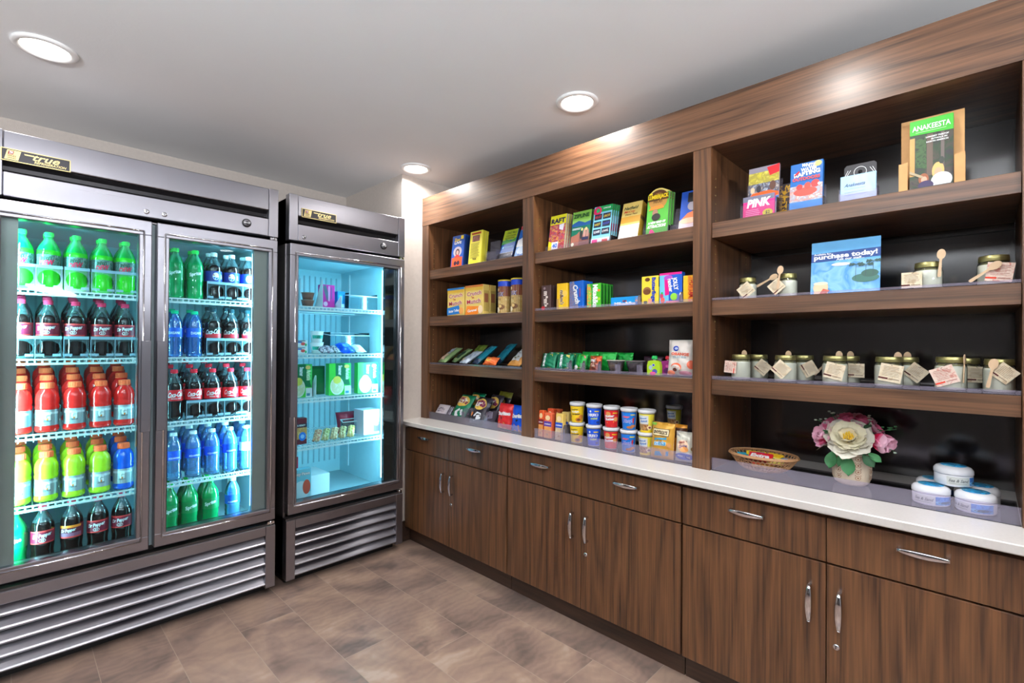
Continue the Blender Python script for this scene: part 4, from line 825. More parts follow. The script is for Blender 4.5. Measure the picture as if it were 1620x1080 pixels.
A_B = [('p', [(.4, 1.0), (.75, 1.0), (.58, .88)], K(20, 60, 160)), ('t', 'Chips', .35, .68, .44, .12, 4, 0, K(250, 90, 80), .06), ('t', 'Ahoy!', .44, .46, .62, .24, 4, 0, WHITE, .08), ('t', 'Ahoy!', .44, .46, .60, .22, 4, 0, K(50, 80, 200), .03), ('p', [(.74, .62), (.86, .66), (.82, .36), (.76, .36)], RED), ('r', .62, .78, .9, .83, YEL), ('c', .60, .15, .22, .07, K(180, 110, 60)), ('c', .80, .22, .16, .07, K(196, 124, 70))]
A_W = [('r', 0, .02, .62, .86, K(225, 226, 222)), ('c', .30, .64, .30, .16, K(230, 240, 248)), ('t', 'Famous', .28, .72, .48, .10, 6, .2, K(60, 120, 190), .04), ('t', 'Amos', .34, .58, .44, .13, 8, .3, K(60, 120, 190), .04), ('r', 0, .02, .62, .42, photo('cookies', [(120, 70, 40), (200, 150, 90), (90, 50, 30), (220, 180, 120)], 80)), ('p', [(0, .42), (.62, .46), (.62, .40), (0, .36)], BRN), ('c', .70, .26, .16, .10, K(236, 210, 170)), ('c', .7, .26, .08, .05, K(120, 60, 50)), ('r', 0, .0, 1, .10, YEL)]
def two(desc, y, X, base, art, turn=0):
    turn += .42
    cup(desc+', bottom of its stack', X, y, .7722, base, art, turn); cup(desc+', on top of its stack', X+.001, y-.001, .8705, base, art, turn+.06)
ZC = 1.962
two('yellow lidded cookie cup', 1.452, ZC, K(242, 206, 30), A_Y, .06)
two('dark blue mini cookie snack cup', 1.352, ZC, K(16, 84, 214), A_O, .02)
two('red peanut cookie snack cup', 1.255, ZC, K(214, 28, 36), A_R)
two('light blue chocolate chip cookie cup', 1.163, ZC, K(14, 116, 210), A_B, -.05)
two('white and yellow cookie cup left of the pretzel pouch', 1.076, ZC+.004, K(236, 224, 70), A_W, -.08)
CBK = 2.20
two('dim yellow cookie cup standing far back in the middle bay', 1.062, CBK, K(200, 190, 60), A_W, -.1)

# --- pillow bags and pouches
def bag(name, label, cat, X, y, z, w, h, T, base, art, lean=0, turn=0, roll=0, group=None, seal=True, matte=.35, crinkle=.0016, shape=1):
    NU, NV = 14, 16; ph = random.random()*6
    def bulge(u, v):
        a = max(0, 1-abs(2*u-1)**2.6); b = max(0, 1-abs(2*v-1)**4) if seal else max(0, 1-max(0, 2*v-1)**3)
        return (a*b)**.62
    def wid(v): return w*(1-.05*math.sin(math.pi*v)*shape)
    def fr(u, v, off):
        e = crinkle*(math.sin(17*u+ph)+math.sin(23*v+11*u+ph))*min(1, bulge(u, v)*2+.2)
        return ((u-.5)*wid(v), -T/2*bulge(u, v)-off-e, v*h)
    def bk(u, v): p = fr(u, v, 0); return (p[0], -p[1], p[2])
    m = MB(); v = [fr(i/NU, j/NV, 0) for j in range(NV+1) for i in range(NU+1)]; f = []
    for j in range(NV):
        for i in range(NU): a = j*(NU+1)+i; f.append((a, a+1, a+NU+2, a+NU+1))
    n0 = len(v); v += [bk(i/NU, j/NV) for j in range(NV+1) for i in range(NU+1)]
    f += [tuple(n0+q for q in g[::-1]) for g in f[:]]
    for i in range(NU): f += [(i+1, i, n0+i, n0+i+1), (NV*(NU+1)+i, NV*(NU+1)+i+1, n0+NV*(NU+1)+i+1, n0+NV*(NU+1)+i)]
    for j in range(NV): a = j*(NU+1); b = a+NU; f += [(a, a+NU+1, n0+a+NU+1, n0+a), (b+NU+1, b, n0+b, n0+b+NU+1)]
    m.add(v, f, base, True)
    if seal:
        for k in range(3):
            for z0 in (.006+.008*k, .978-.008*k): m.art([('r', .02, z0, .98, z0+.004, base)], fr, lo=1, nu=8)
    m.asp = w/h; m.art(art, fr, lo=3, step=.0003, nu=10, nv=8)
    o = m.obj(name); tag(o, label, cat, group); o.rotation_euler = (-lean, roll, HP+turn); o.rotation_mode = 'XYZ'
    o.location = (X, y, z+T*.5*math.sin(abs(lean))*.9+abs(math.sin(roll))*w*.5+.001)
    return o
WK = .7722
bag('snack_bag', 'orange pretzel pouch with a cream name plaque standing on the worktop', 'snack bag', 1.930, .984, WK, .108, .150, .045, M('foil_orange', (214, 160, 60), .32, .2),
    [('p', [(0, .78), (0, 1), (1, 1), (1, .74), (.5, .70)], K(96, 70, 44)), ('r', .0, .9, .26, .97, K(130, 190, 70)), ('p', [(0, 0), (0, .5), (.3, .66), (1, .62), (1, .0)], photo('pretzel', [(150, 120, 80), (190, 150, 90), (210, 190, 150), (120, 90, 60)], 60)), ('r', .12, .62, .84, .82, K(60, 36, 26)), ('r', .14, .635, .82, .805, K(232, 216, 170)), ('t', "SNYDER'S", .48, .72, .60, .10, 0, 0, K(60, 36, 26), .05), ('t', 'pretzel', .5, .54, .52, .09, 6, 0, K(30, 150, 200), .06), ('t', 'minis', .5, .42, .52, .14, 4, 0, WHITE, .08), ('t', 'minis', .5, .42, .50, .13, 4, 0, K(40, 150, 200), .04), ('p', [(.3, .06), (.85, .1), (.85, .22), (.3, .18)], K(40, 140, 180)), ('c', .86, .38, .09, .07, K(190, 130, 60))], lean=.10, turn=-.04, seal=False)
bag('snack_bag', 'orange pouch standing right behind the pretzel pouch', 'snack bag', 1.990, .955, WK, .105, .142, .040, M('foil_orange2', (226, 150, 40), .32, .2), [('r', 0, .6, 1, .9, BRN)], lean=.05, turn=-.04, seal=False)
bag('snack_bag', 'white and blue cracker bag with a clear crinkled top, next to the right upright', 'snack bag', 1.932, .882, WK, .088, .122, .045, M('foil_white', (222, 220, 206), .3, .15),
    [('p', [(.05, .86), (.4, .78), (.95, .88), (.95, 1), (.05, 1)], M('foil_bare', (210, 212, 214), .2, .6)), ('c', .42, .52, .28, .20, K(236, 200, 170)), ('t', 'Grandma', .42, .66, .4, .09, 14, .2, K(150, 60, 60), .04), ('t', 'Cookies', .44, .52, .42, .10, 10, .2, K(90, 60, 130), .04), ('c', .52, .42, .2, .09, K(236, 160, 90)), ('c', .5, .18, .48, .11, K(50, 90, 190)), ('t', 'mini bites', .5, .19, .6, .06, -4, 0, WHITE, .03), ('c', .9, .46, .08, .07, K(150, 120, 80))], lean=.12, turn=.05)
bag('snack_bag', 'white dried fruit bag with blue emblem and orange slices by the right upright', 'snack bag', 1.935, .905, BS, .118, .148, .050, M('foil_cream', (224, 218, 212), .4, .05),
    [('c', .36, .74, .11, .075, K(30, 66, 180)), ('c', .37, .74, .07, .035, K(200, 215, 245)), ('t', 'ORANGE', .52, .585, .66, .085, -2, 0, K(214, 96, 70), .05), ('t', 'SLICES', .5, .50, .5, .05, 0, 0, K(120, 160, 180)), ('c', .40, .22, .20, .12, K(236, 110, 70)), ('c', .38, .19, .18, .10, K(224, 218, 212)), ('c', .93, .30, .14, .12, K(240, 120, 90)), ('c', .18, .06, .16, .07, K(240, 140, 110)), ('c', .35, .15, .08, .05, K(110, 60, 50)), ('c', .72, .06, .22, .06, K(216, 150, 170))], lean=.12)
t = thing('fruit_pouch', 'lime green fruit pouch with a green screw cap', 'fruit pouch', (1.935, 1.023, BS+.001), HP, 'squeeze fruit pouches')
def pouch(t, base, capm, art):
    m = MB(); P = [(-.030, 0), (.030, 0), (.030, .040), (.026, .056), (.012, .062), (-.012, .062), (-.026, .058), (-.030, .040)]
    m.prism(P, -.010, .010, base); m.asp = 1; m.art(art, lambda u, v, off: ((u-.5)*.060, -.010-off, v*.062)); m.obj('pouch_body', t)
    c = MB(); c.lathe([(.006, .062), (.006, .068)], WHITE, 14); c.obj('spout', t); c = MB(); c.lathe([(.012, .067), (.0125, .070), (.0125, .078), (.009, .082), (0, .082)], capm, 18); c.obj('cap', t)
pouch(t, K(170, 210, 40), K(20, 170, 80), [('c', .5, .68, .12, .1, WHITE), ('c', .5, .68, .09, .07, K(30, 66, 180)), ('c', .28, .5, .14, .16, K(170, 200, 210)), ('c', .6, .25, .2, .16, K(80, 90, 170)), ('c', .45, .1, .24, .12, PINK)])
t = thing('fruit_pouch', 'magenta fruit pouch with a red cap beside the lime green one', 'fruit pouch', (1.965, .975, BS+.001), HP, 'squeeze fruit pouches')
pouch(t, K(150, 40, 120), K(190, 30, 50), [('c', .5, .3, .28, .2, K(90, 30, 90)), ('c', .5, .62, .12, .1, K(210, 90, 170))])
# green snack packs and tubs on the third shelf
GP = 'small green snack packs'
def gpack(label, X, y, base, art, w=.10, h=.082, lean=.3, turn=0):
    return bag('snack_pack', label, 'snack pack', X, y, BS, w, h, .03, base, art, lean=lean, turn=turn, group=GP)
GF = M('foil_green', (10, 120, 84), .3, .2); GF2 = M('foil_bright_green', (24, 160, 60), .3, .2)
ga = [('r', .24, .0, .36, .92, WHITE), ('r', .26, .1, .34, .86, TEAL), ('p', [(.56, .05), (.74, .05), (.78, .9), (.58, .9)], K(214, 200, 90)), ('t', 'nuts', .30, .5, .5, .09, -90, 0, WHITE, .03)]
gpack('dark green nut pack, front left in the green row, beside the upright', 1.935, 1.622, GF, ga, .098)
gpack('dark green nut pack standing behind the first one by the upright', 1.975, 1.615, GF, ga, .098, .088)
gpack('dark green nut pack with a bent yellow stripe, second in the green row', 1.935, 1.512, GF, ga, .092, .080, .3, .25)
gpack('dark green nut pack standing behind the second one', 1.975, 1.500, GF, ga, .098, .086, .25, -.2)
gpack('bright green pack with orange and pink stripes, third in the green row', 1.935, 1.418, GF2, [('p', [(.2, .1), (.45, .1), (.75, .9), (.5, .9)], ORA), ('p', [(.5, .1), (.7, .1), (.95, .8), (.8, .9)], K(226, 130, 140)), ('c', .2, .14, .2, .14, WHITE)], .066)
gpack('bright green pack at the back between the dividers', 1.985, 1.400, GF2, [('r', .3, .1, .7, .5, K(50, 190, 90))], .10, .092, .2)
gpack('brown and orange chocolate pack with white letters in the green row', 1.937, 1.330, M('foil_brown', (190, 84, 36), .3, .2), [('c', .42, .5, .34, .42, K(110, 56, 44)), ('t', 'trail', .42, .70, .5, .22, 0, .2, WHITE, .05), ('t', 'mix', .42, .42, .4, .26, 0, .1, K(232, 200, 180), .05)], .068, .074, .15)
gpack('bright green pack at the back behind the chocolate one', 1.985, 1.300, GF2, [('r', .1, .6, .9, .9, K(60, 200, 90))], .10, .092, .2)
def tub(label, y, X, m, lidm, fill):
    t = thing('fruit_tub', label, 'tub', (X, y, BS+.0005), HP, 'snack tubs')
    MB().lathe([(.027, .001), (.028, 0), (.041, .052), (.043, .054)], m, 26, cap=False).obj('tub_cup', t)
    MB().lathe([(.0, .002), (.0262, .002), (.0382, .047), (0, .048)], fill, 24).obj('filling', t)
    MB().lathe([(.043, .054), (.0445, .055), (.0445, .057), (.041, .058), (0, .0585)], lidm, 26).obj('lid', t)
TC = clear('tub_plastic', (225, 225, 230), .2, .08, .4, (200, 200, 210))
tub('beige filled tub with a pale rim, left of two', 1.235, 1.968, TC, M('rim_clear', (190, 184, 176), .3), photo('oats', [(224, 206, 176), (200, 170, 130), (230, 216, 196)], 60))
tub('dark filled clear tub beside the beige one', 1.135, 1.968, TC, M('rim_dark', (120, 112, 116), .3), photo('darkfill', [(60, 44, 60), (100, 80, 100), (50, 40, 48)], 60))
gpack('flat green pack standing behind the beige tub', 2.035, 1.235, GF2, [('r', .1, .6, .9, .9, K(30, 170, 70))], .09, .090, .15)
gpack('dark purple pack standing behind the tubs, left of the lime pouch', 2.035, 1.085, M('foil_plum', (60, 34, 50), .35, .1), [('r', .1, .2, .9, .5, K(80, 50, 70))], .10, .075, .15)
# cracker sleeves on the worktop
CR = 'cracker sleeves at the left of the middle bay'
def sleeve(label, X, y, w, h, top, band, low, grp=CR):
    m = MB().bbox(-w/2, w/2, 0, .030, 0, h, top, .004); m.asp = w/h
    m.art([('r', .04, .0, .96, .46, low), ('r', .0, .46, 1, .66, band), ('t', 'crackers', .5, .56, .8, .07, 0, .1, WHITE, .03), ('c', .5, .80, .3, .1, K(250, 220, 170)), ('c', .5, .14, .36, .13, low), ('c', .5, .14, .1, .04, K(190, 150, 110)), ('c', .5, .34, .36, .10, low)], lambda u, v, off: ((u-.5)*w, -off, v*h))
    o = m.obj('cracker_pack'); tag(o, label, 'cracker pack', grp); o.location = (X, y, WK+.0028); o.rotation_euler = (-.05, 0, HP); return o
OR1 = K(240, 100, 50); LOWO = photo('cracker_o', [(236, 150, 80), (246, 180, 100), (226, 120, 60)], 90); LOWC = photo('cracker_c', [(232, 210, 170), (214, 186, 140), (240, 224, 190)], 90)
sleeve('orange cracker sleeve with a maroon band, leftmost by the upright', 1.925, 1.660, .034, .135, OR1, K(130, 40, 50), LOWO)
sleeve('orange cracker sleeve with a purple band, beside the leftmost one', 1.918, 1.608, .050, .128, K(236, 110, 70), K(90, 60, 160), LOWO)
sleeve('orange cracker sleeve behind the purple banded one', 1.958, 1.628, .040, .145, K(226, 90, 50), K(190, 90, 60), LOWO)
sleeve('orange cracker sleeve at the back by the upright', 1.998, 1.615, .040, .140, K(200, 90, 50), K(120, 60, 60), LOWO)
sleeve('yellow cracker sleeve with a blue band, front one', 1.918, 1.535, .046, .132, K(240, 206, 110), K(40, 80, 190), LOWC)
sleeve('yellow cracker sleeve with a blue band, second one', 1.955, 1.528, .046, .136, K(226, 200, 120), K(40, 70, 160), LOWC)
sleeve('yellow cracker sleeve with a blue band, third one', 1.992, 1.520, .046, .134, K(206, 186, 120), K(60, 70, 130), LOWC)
# chip bags by the pier
CH = 'chip bags on the worktop by the pier'
LG = M('foil_chip_green', (6, 122, 84), .3, .15); LK = M('foil_chip_black', (44, 40, 52), .3, .15); LR = M('foil_chip_red', (222, 44, 48), .32, .1); LB = M('foil_chip_blue', (10, 84, 216), .32, .1)
LY = [('c', .5, .68, .40, .22, K(226, 190, 90)), ('c', .5, .67, .36, .17, K(130, 40, 80)), ('t', "Lay's", .5, .68, .62, .22, 10, .2, WHITE, .06), ('c', .5, .54, .3, .06, K(236, 200, 90)), ('p', [(.40, .05), (.62, .10), (.86, .16), (.80, .36), (.56, .38), (.36, .24)], K(226, 228, 236))]
bag('chip_bag', "green chip bag with a round yellow emblem, front left in the tray", 'chip bag', 1.930, 2.350, WK, .150, .175, .05, LG, LY+[('c', .2, .3, .08, .06, K(130, 200, 90))], lean=.62, turn=-.10, group=CH)
bag('chip_bag', 'green chip bag lying behind the front green one', 'chip bag', 2.018, 2.348, WK+.002, .150, .180, .040, LG, LY, lean=.55, turn=-.15, group=CH)
bag('chip_bag', 'black chip bag with a round yellow emblem, front in the tray', 'chip bag', 1.926, 2.165, WK, .140, .168, .05, LK, LY+[('c', .15, .28, .12, .08, K(236, 150, 80))], lean=.50, turn=-.12, group=CH)
bag('chip_bag', 'black chip bag second behind the front black one', 'chip bag', 2.008, 2.150, WK+.002, .140, .178, .035, LK, LY, lean=.45, turn=-.2, group=CH)
bag('chip_bag', 'black chip bag with a yellow and olive top, farthest back in the tray', 'chip bag', 2.085, 2.150, WK+.002, .145, .190, .035, LK, [('r', 0, .8, 1, 1, K(150, 150, 50)), ('c', .5, .6, .3, .15, K(226, 180, 90))], lean=.40, turn=-.2, group=CH)
DO = [('p', [(.28, .9), (.70, .62), (.34, .50)], K(24, 20, 26)), ('t', 'Doritos', .52, .60, .86, .16, 4, 0, WHITE, .08), ('p', [(.40, .46), (.60, .46), (.46, .36)], K(24, 20, 26)), ('p', [(.2, .02), (.42, .02), (.36, .28), (.25, .26)], K(236, 160, 90)), ('p', [(.52, .02), (.74, .02), (.68, .26), (.58, .27)], K(230, 150, 80))]
bag('chip_bag', 'red tortilla chip bag standing front in the clear tray', 'chip bag', 1.945, 1.945, WK, .115, .142, .05, LR, DO, lean=.16, turn=-.06, group=CH)
bag('chip_bag', 'blue tortilla chip bag beside the upright panel', 'chip bag', 1.940, 1.826, WK, .112, .142, .05, LB, DO, lean=.12, group=CH)
bag('chip_bag', 'red chip bag standing behind the blue one', 'chip bag', 2.000, 1.835, WK, .115, .155, .045, LR, DO, lean=.16, turn=-.1, group=CH)
bag('snack_pouch', 'clear and grey pouch with faint print, leftmost in the worktop tray', 'snack bag', 1.930, 2.525, WK, .112, .092, .03, M('pouch_grey', (196, 190, 200), .35), [('r', .06, .06, .94, .94, K(206, 198, 204)), ('t', 'PEPPERY', .52, .62, .72, .14, 2, .1, K(90, 84, 110), .04), ('t', 'NUTS', .5, .42, .5, .12, 0, .1, K(90, 84, 110), .04), ('c', .08, .75, .07, .1, K(150, 120, 190))], lean=.62, group=CH)
bag('snack_pouch', 'thin clear pouch with a white streak between the grey pouch and green bag', 'snack bag', 1.930, 2.447, WK, .040, .088, .02, M('pouch_clear', (120, 116, 128), .15, .2), [('p', [(.3, .1), (.5, .1), (.7, .9), (.5, .9)], WHITE)], lean=.55, turn=-.2, group=CH)
# jerky and nut bags fanned out on the third shelf
JB = 'fanned snack bags on the lower left shelf'
SG = M('foil_sage', (128, 158, 108), .38, .1); SG2 = M('foil_olive', (104, 128, 50), .38, .1); TL = M('foil_teal', (24, 124, 146), .38, .1); OG = M('foil_tan', (214, 150, 70), .4, .05); IB = M('foil_ice', (190, 205, 222), .38, .1)
NB = [('r', .1, .5, .6, .86, K(170, 180, 200)), ('r', .16, .56, .5, .62, K(60, 70, 90)), ('r', .1, .1, .6, .45, K(216, 190, 170))]
bag('snack_bag', 'sage green snack bag with a cream window, leftmost in the fan', 'snack bag', 1.930, 2.500, BS, .130, .150, .03, SG, NB, lean=.92, turn=-.30, group=JB)
bag('snack_bag', 'sage green snack bag lying right behind the leftmost one', 'snack bag', 1.965, 2.425, BS+.002, .110, .140, .03, SG, [('r', .5, .2, .9, .7, K(40, 60, 50))], lean=.95, turn=-.45, group=JB)
bag('snack_bag', 'olive green snack bag standing at the back of the fan', 'snack bag', 2.030, 2.345, BS, .130, .150, .03, SG2, [('r', .2, .2, .8, .5, K(80, 100, 60))], lean=.72, turn=-.25, group=JB)
bag('snack_bag', 'pale blue snack bag with a mountain picture in the fan', 'snack bag', 1.930, 2.290, BS, .125, .130, .03, IB, [('p', [(.1, .4), (.4, .8), (.6, .5), (.9, .7), (.9, .3), (.1, .3)], K(140, 160, 200)), ('r', .1, .1, .5, .3, K(200, 190, 160))], lean=1.0, turn=-.35, group=JB)
TLA = [('p', [(.3, .6), (.8, .6), (.8, .9), (.3, .9)], K(120, 180, 200)), ('r', .4, .66, .7, .8, K(30, 90, 120)), ('r', 0, 0, 1, .2, K(16, 40, 70))]
bag('snack_bag', 'teal snack bag in front, beside the pale blue one', 'snack bag', 1.932, 2.185, BS, .120, .165, .03, TL, TLA, lean=.88, turn=-.45, group=JB)
bag('snack_bag', 'teal snack bag standing at the back right of the fan', 'snack bag', 1.990, 2.065, BS, .125, .165, .03, TL, TLA, lean=.75, turn=-.45, group=JB)
bag('snack_bag', 'orange snack bag lying low in front of the teal bags', 'snack bag', 1.925, 2.052, BS, .110, .055, .03, M('foil_orange3', (224, 104, 40), .38, .1), [('t', 'snack', .4, .5, .5, .4, 0, .2, K(240, 200, 90), .05)], lean=.7, group=JB)
bag('snack_bag', 'tan and white snack bag beside the upright, rightmost in the fan', 'snack bag', 1.928, 1.862, BS, .130, .150, .03, OG, [('r', .16, .2, .74, .86, K(216, 222, 226)), ('c', .44, .35, .2, .07, K(120, 110, 70)), ('r', .24, .58, .66, .62, K(150, 150, 160)), ('r', .24, .70, .66, .74, K(150, 150, 160))], lean=.85, turn=-.25, group=JB)

# ------------------------------------------------------------------ candle jars with tags and wooden spoons
WAX = M('wax', (246, 244, 232), .45); WAXW = M('wax_upper', (120, 116, 66), .3); SPN = M('birch_spoon', (214, 184, 150), .6, vary=.08, vscale=60); TWN = M('twine', (40, 30, 28), .7)
JG = clear('jar_glass', (246, 249, 247), .04, .04, .1, (215, 222, 215), ior=1.3)
TAGP = photo('tag_cream', [(226, 208, 176), (236, 224, 198), (206, 184, 150)], 50, .7); TAGR = photo('tag_red', [(226, 190, 176), (238, 220, 206), (214, 150, 136)], 70, .7)
def spoon_mesh(L=.085):
    m = MB(); P = []; n = 14
    for i in range(n+1): a = -math.pi*.38+(math.pi*1.76)*i/n; P.append((.0105*math.sin(math.pi-a-0) if 0 else .0105*math.cos(a+math.pi*0-math.pi*.0), .0155*math.sin(a)))
    P = [(.0105*math.cos(a), L-.0155+.0155*math.sin(a)) for a in [-math.pi/2+.35+(2*math.pi-.7)*i/n for i in range(n+1)]]
    P += [(-.0028, L-.036), (-.0045, .006), (-.0035, .001), (.0035, .001), (.0045, .006), (.0028, L-.036)]
    m.prism(P, -.0008, .0008, SPN); return m
def jar(label, X, y, z, r=.034, h=.085, tagrot=35, tagpos=(-.018, .04), spoon=None, red=False, brown=True, tsize=.046, rz=0, group='candle jars on the shelves'):
    t = thing('candle_jar', label, 'candle jar', (X, y, z+.0005), HP+rz, group); nh = h-.014
    MB().lathe([(r*.9, .001), (r-.001, .004), (r-.001, nh*.80), (r*.9, nh*.84)], WAX, 28).obj('candle_wax', t)
    g = MB(); g.lathe([(r*.88, .0), (r*.97, .0005), (r+.0005, .006), (r+.0005, nh*.80), (r*.95, nh*.90), (r*.84, nh*.96), (r*.84, nh)], JG, 28, cap=False); g.obj('glass_jar', t)
    MB().lathe([(r*.80, nh*.84), (r*.80, nh-.001)], WAXW, 24).obj('scent_label_band', t)
    MB().lathe([(r*.93, nh-.003), (r*.95, nh-.001), (r*.91, nh+.003), (r*.95, nh+.006), (r*.91, nh+.008), (r*.91, nh+.0125), (r*.88, nh+.014), (r*.80, nh+.0135), (0, nh+.0132)], BRASS, 32).obj('lid', t)
    s = tsize; m = MB(); a = math.radians(tagrot); yy = -r-.0035
    def mf(u, v, off): X_, Z_ = (u-.5)*s, (v-.5)*s*.96; return (tagpos[0]+X_*math.cos(a)-Z_*math.sin(a), yy-off-.0004, tagpos[1]+X_*math.sin(a)+Z_*math.cos(a))
    c8 = [mf(*q, 0) for q in ((0, 0), (1, 0), (1, 1), (0, 1))]; m.add(c8+[(p[0], p[1]+.0006, p[2]) for p in c8], [(0, 1, 2, 3), (7, 6, 5, 4), (1, 0, 4, 5), (2, 1, 5, 6), (3, 2, 6, 7), (0, 3, 7, 4)], TAGR if red else TAGP)
    ink = K(150, 70, 60, 70) if red else K(120, 100, 84, 70)
    it = [('r', .12+.05*random.random(), q/12, .88-.2*random.random(), q/12+.018, ink) for q in range(4, 11)]
    it += [('r', 0, .14, .42 if brown else 1, .22, K(84, 30, 34, 60) if not red else K(224, 70, 50, 60)), ('r', .46, .16, .92, .19, ink)]
    m.art(it, mf, step=.00012); m.obj('paper_tag', t)
    q = mf(.5, .92, 0); MB().tube([(q[0], q[1]-.0006, q[2]), (q[0]*.7, yy+.001, q[2]+.006), (q[0]*.3, -r*.86, nh*.93)], .0007, TWN, 5).tube([(r*.875*math.cos(k*.3), r*.875*math.sin(k*.3), nh*.93) for k in range(20)], .0007, TWN, 5, close=True).obj('twine', t)
    if spoon:
        sx, sy, sz, rot, tz = spoon; o = spoon_mesh().obj('wooden_spoon', t); o.location = (sx, sy, sz); o.rotation_euler = (0, math.radians(rot), math.radians(tz))
    return t
J2, J3 = 1.4285, 1.1235
jar('small candle jar with a diamond tag, leftmost on the upper candle shelf', 1.985, .660, J2, .031, .083, 38, (.004, .034), (.024, .020, .050, 62, 0), tsize=.050)
jar('small candle jar with a spoon standing at its left, beside the leftmost upper jar', 1.985, .520, J2, .030, .086, 40, (-.030, .040), (-.026, -.036, .030, 8, 0), tsize=.046)
jar('candle jar with a plastic wrapped tag, right of the purchase sign', 1.990, .130, J2, .035, .084, 0, (-.036, .030), (.028, -.030, .034, 4, 0), tsize=.050)
jar('candle jar with a slanted spoon and a red tag, rightmost on the upper shelf', 1.990, -.016, J2, .036, .087, -8, (.012, .036), (-.052, -.045, .012, 52, 0), red=True, tsize=.056)
jar('candle jar with an orange striped square tag, leftmost on the lower candle shelf', 1.980, .683, J3, .0345, .094, 85, (-.026, .046), (.0, .0375, .026, 0, 0), red=True, tsize=.046)
jar('candle jar with a diamond tag and brown stripe, second on the lower shelf', 1.980, .527, J3, .0365, .094, -42, (-.004, .044), (.0, .038, .026, 0, 0), tsize=.052)
jar('candle jar with a slightly tilted cream tag, third along the lower shelf', 1.980, .373, J3, .0375, .095, -14, (.006, .044), (.005, .039, .027, 0, 0), tsize=.056)
jar('candle jar with a large cream tag, fourth along the lower shelf', 1.980, .226, J3, .0375, .095, -10, (.010, .044), (.020, .039, .026, 0, 0), tsize=.058)
jar('candle jar with a pink lined tag and a spoon seen edge on', 1.980, .077, J3, .0375, .098, 22, (-.012, .042), (.030, -.030, .022, 8, 80), red=True, tsize=.056)
jar('candle jar with a front facing spoon and white diamond tag, at the right end', 1.980, -.027, J3, .0345, .094, -42, (.010, .055), (-.024, -.044, .012, 10, 0), tsize=.046)
for i, (yy, tr) in enumerate(((.648, -40), (.490, -60), (.350, 0), (.190, -40), (.045, 0))):
    jar(['leftmost jar', 'second jar', 'third jar', 'fourth jar', 'fifth jar'][i].join(['back row candle jar in the shadow behind the ', ' of the lower shelf']), 2.070, yy, J3, .036, .094, tr, (.028, .045), (.0, .039, .026, 0, 0) if i in (2, 3) else ((.034, .0, .020, 40, 0) if i == 1 else None), tsize=.050)

# ------------------------------------------------------------------ cream jars
def cream(label, X, y, z, rz, group='white cream jars stacked on the worktop'):
    t = thing('cream_jar', label, 'cream jar', (X, y, z+.0005), HP+rz, group); W_ = M('white_plastic', (236, 238, 244), .22)
    r = .0455; b = MB(); b.lathe([(r-.006, .001), (r-.002, 0), (r, .004), (r, .031), (r-.002, .033)], W_, 40)
    f = wrap(r, .004, .027, 2.4); b.asp = r*2.4/.027
    b.art([('r', 0, .05, .52, .95, K(214, 218, 214)), ('r', .52, .05, 1, .95, photo('lagoon', [(40, 110, 210), (90, 160, 230), (30, 90, 180), (120, 190, 235)], 60)), ('c', .76, .3, .18, .14, K(30, 70, 90)), ('t', 'Sea & Sand', .26, .55, .42, .34, 0, .3, K(110, 116, 116)), ('r', .06, .2, .44, .24, K(150, 156, 150))], f, nu=14); b.obj('jar_body', t)
    l = MB(); l.lathe([(r+.001, .034), (r+.0015, .036), (r+.001, .046), (r-.004, .053), (r-.012, .0565), (.02, .0580), (0, .0583)], W_, 44); l.obj('lid', t)
    d = MB(); d.lathe([(.031, .0574), (.031, .0583), (.018, .0592), (0, .0594)], photo('lagoon_top', [(20, 120, 180), (50, 160, 210), (20, 90, 140), (120, 200, 220)], 50), 36); d.obj('lid_label', t)
cream('white cream jar with a blue lid label, front left of the stack', 1.982, .122, WK, .25)
cream('white cream jar with a blue lid label, front right of the stack', 1.976, .022, WK, -.25)
cream('white cream jar resting on top of the others', 2.020, .072, WK+.0605, .9)
cream('white cream jar at the back left, mostly hidden', 2.082, .119, WK, .3)
cream('white cream jar at the back right, half hidden', 2.076, .014, WK, -.2)

# ------------------------------------------------------------------ wicker basket of gum
t = thing('wicker_basket', 'oval brown wicker basket of chewing gum on the worktop', 'basket', (2.045, .622, WK+.0002), HP); WK1 = M('wicker', (176, 132, 92), .6, vary=.25, vscale=120)
A, Bq = .122, .092; a0, b0 = .070, .052; H = .056
def bp(a, s, k=0): f = s**.8; return ((a0+(A-a0)*f+k)*math.cos(a), (b0+(Bq-b0)*f+k)*math.sin(a), .003+H*s**1.25)
m = MB(); NR = 44
for d in (1, -1):
    for i in range(NR):
        a = 2*math.pi*i/NR; m.tube([bp(a+d*.42*s/6, s/6, .0008*d) for s in range(7)], .0013, WK1, 5)
for s in (.25, .5, .75):
    for k in (-.0012, .0012): m.tube([bp(2*math.pi*i/60, s, k*(1 if i % 2 else -1)) for i in range(60)], .0013, WK1, 5, close=True)
m.obj('basket_weave', t)
m = MB()
for k, zz in ((0, 0), (.0022, -.003), (-.0012, .002)): m.tube([(p[0], p[1], p[2]+zz) for p in [bp(2*math.pi*i/60, 1, k) for i in range(60)]], .0024, WK1, 6, close=True)
m.obj('rim', t)
m = MB(); m.lathe([(1, 0), (1, .003), (0, .003)], WK1, 40, ex=a0, ey=b0); m.tube([(a0*math.cos(k*.157), b0*math.sin(k*.157), .003) for k in range(40)], .003, WK1, 6, close=True); m.obj('basket_base', t)
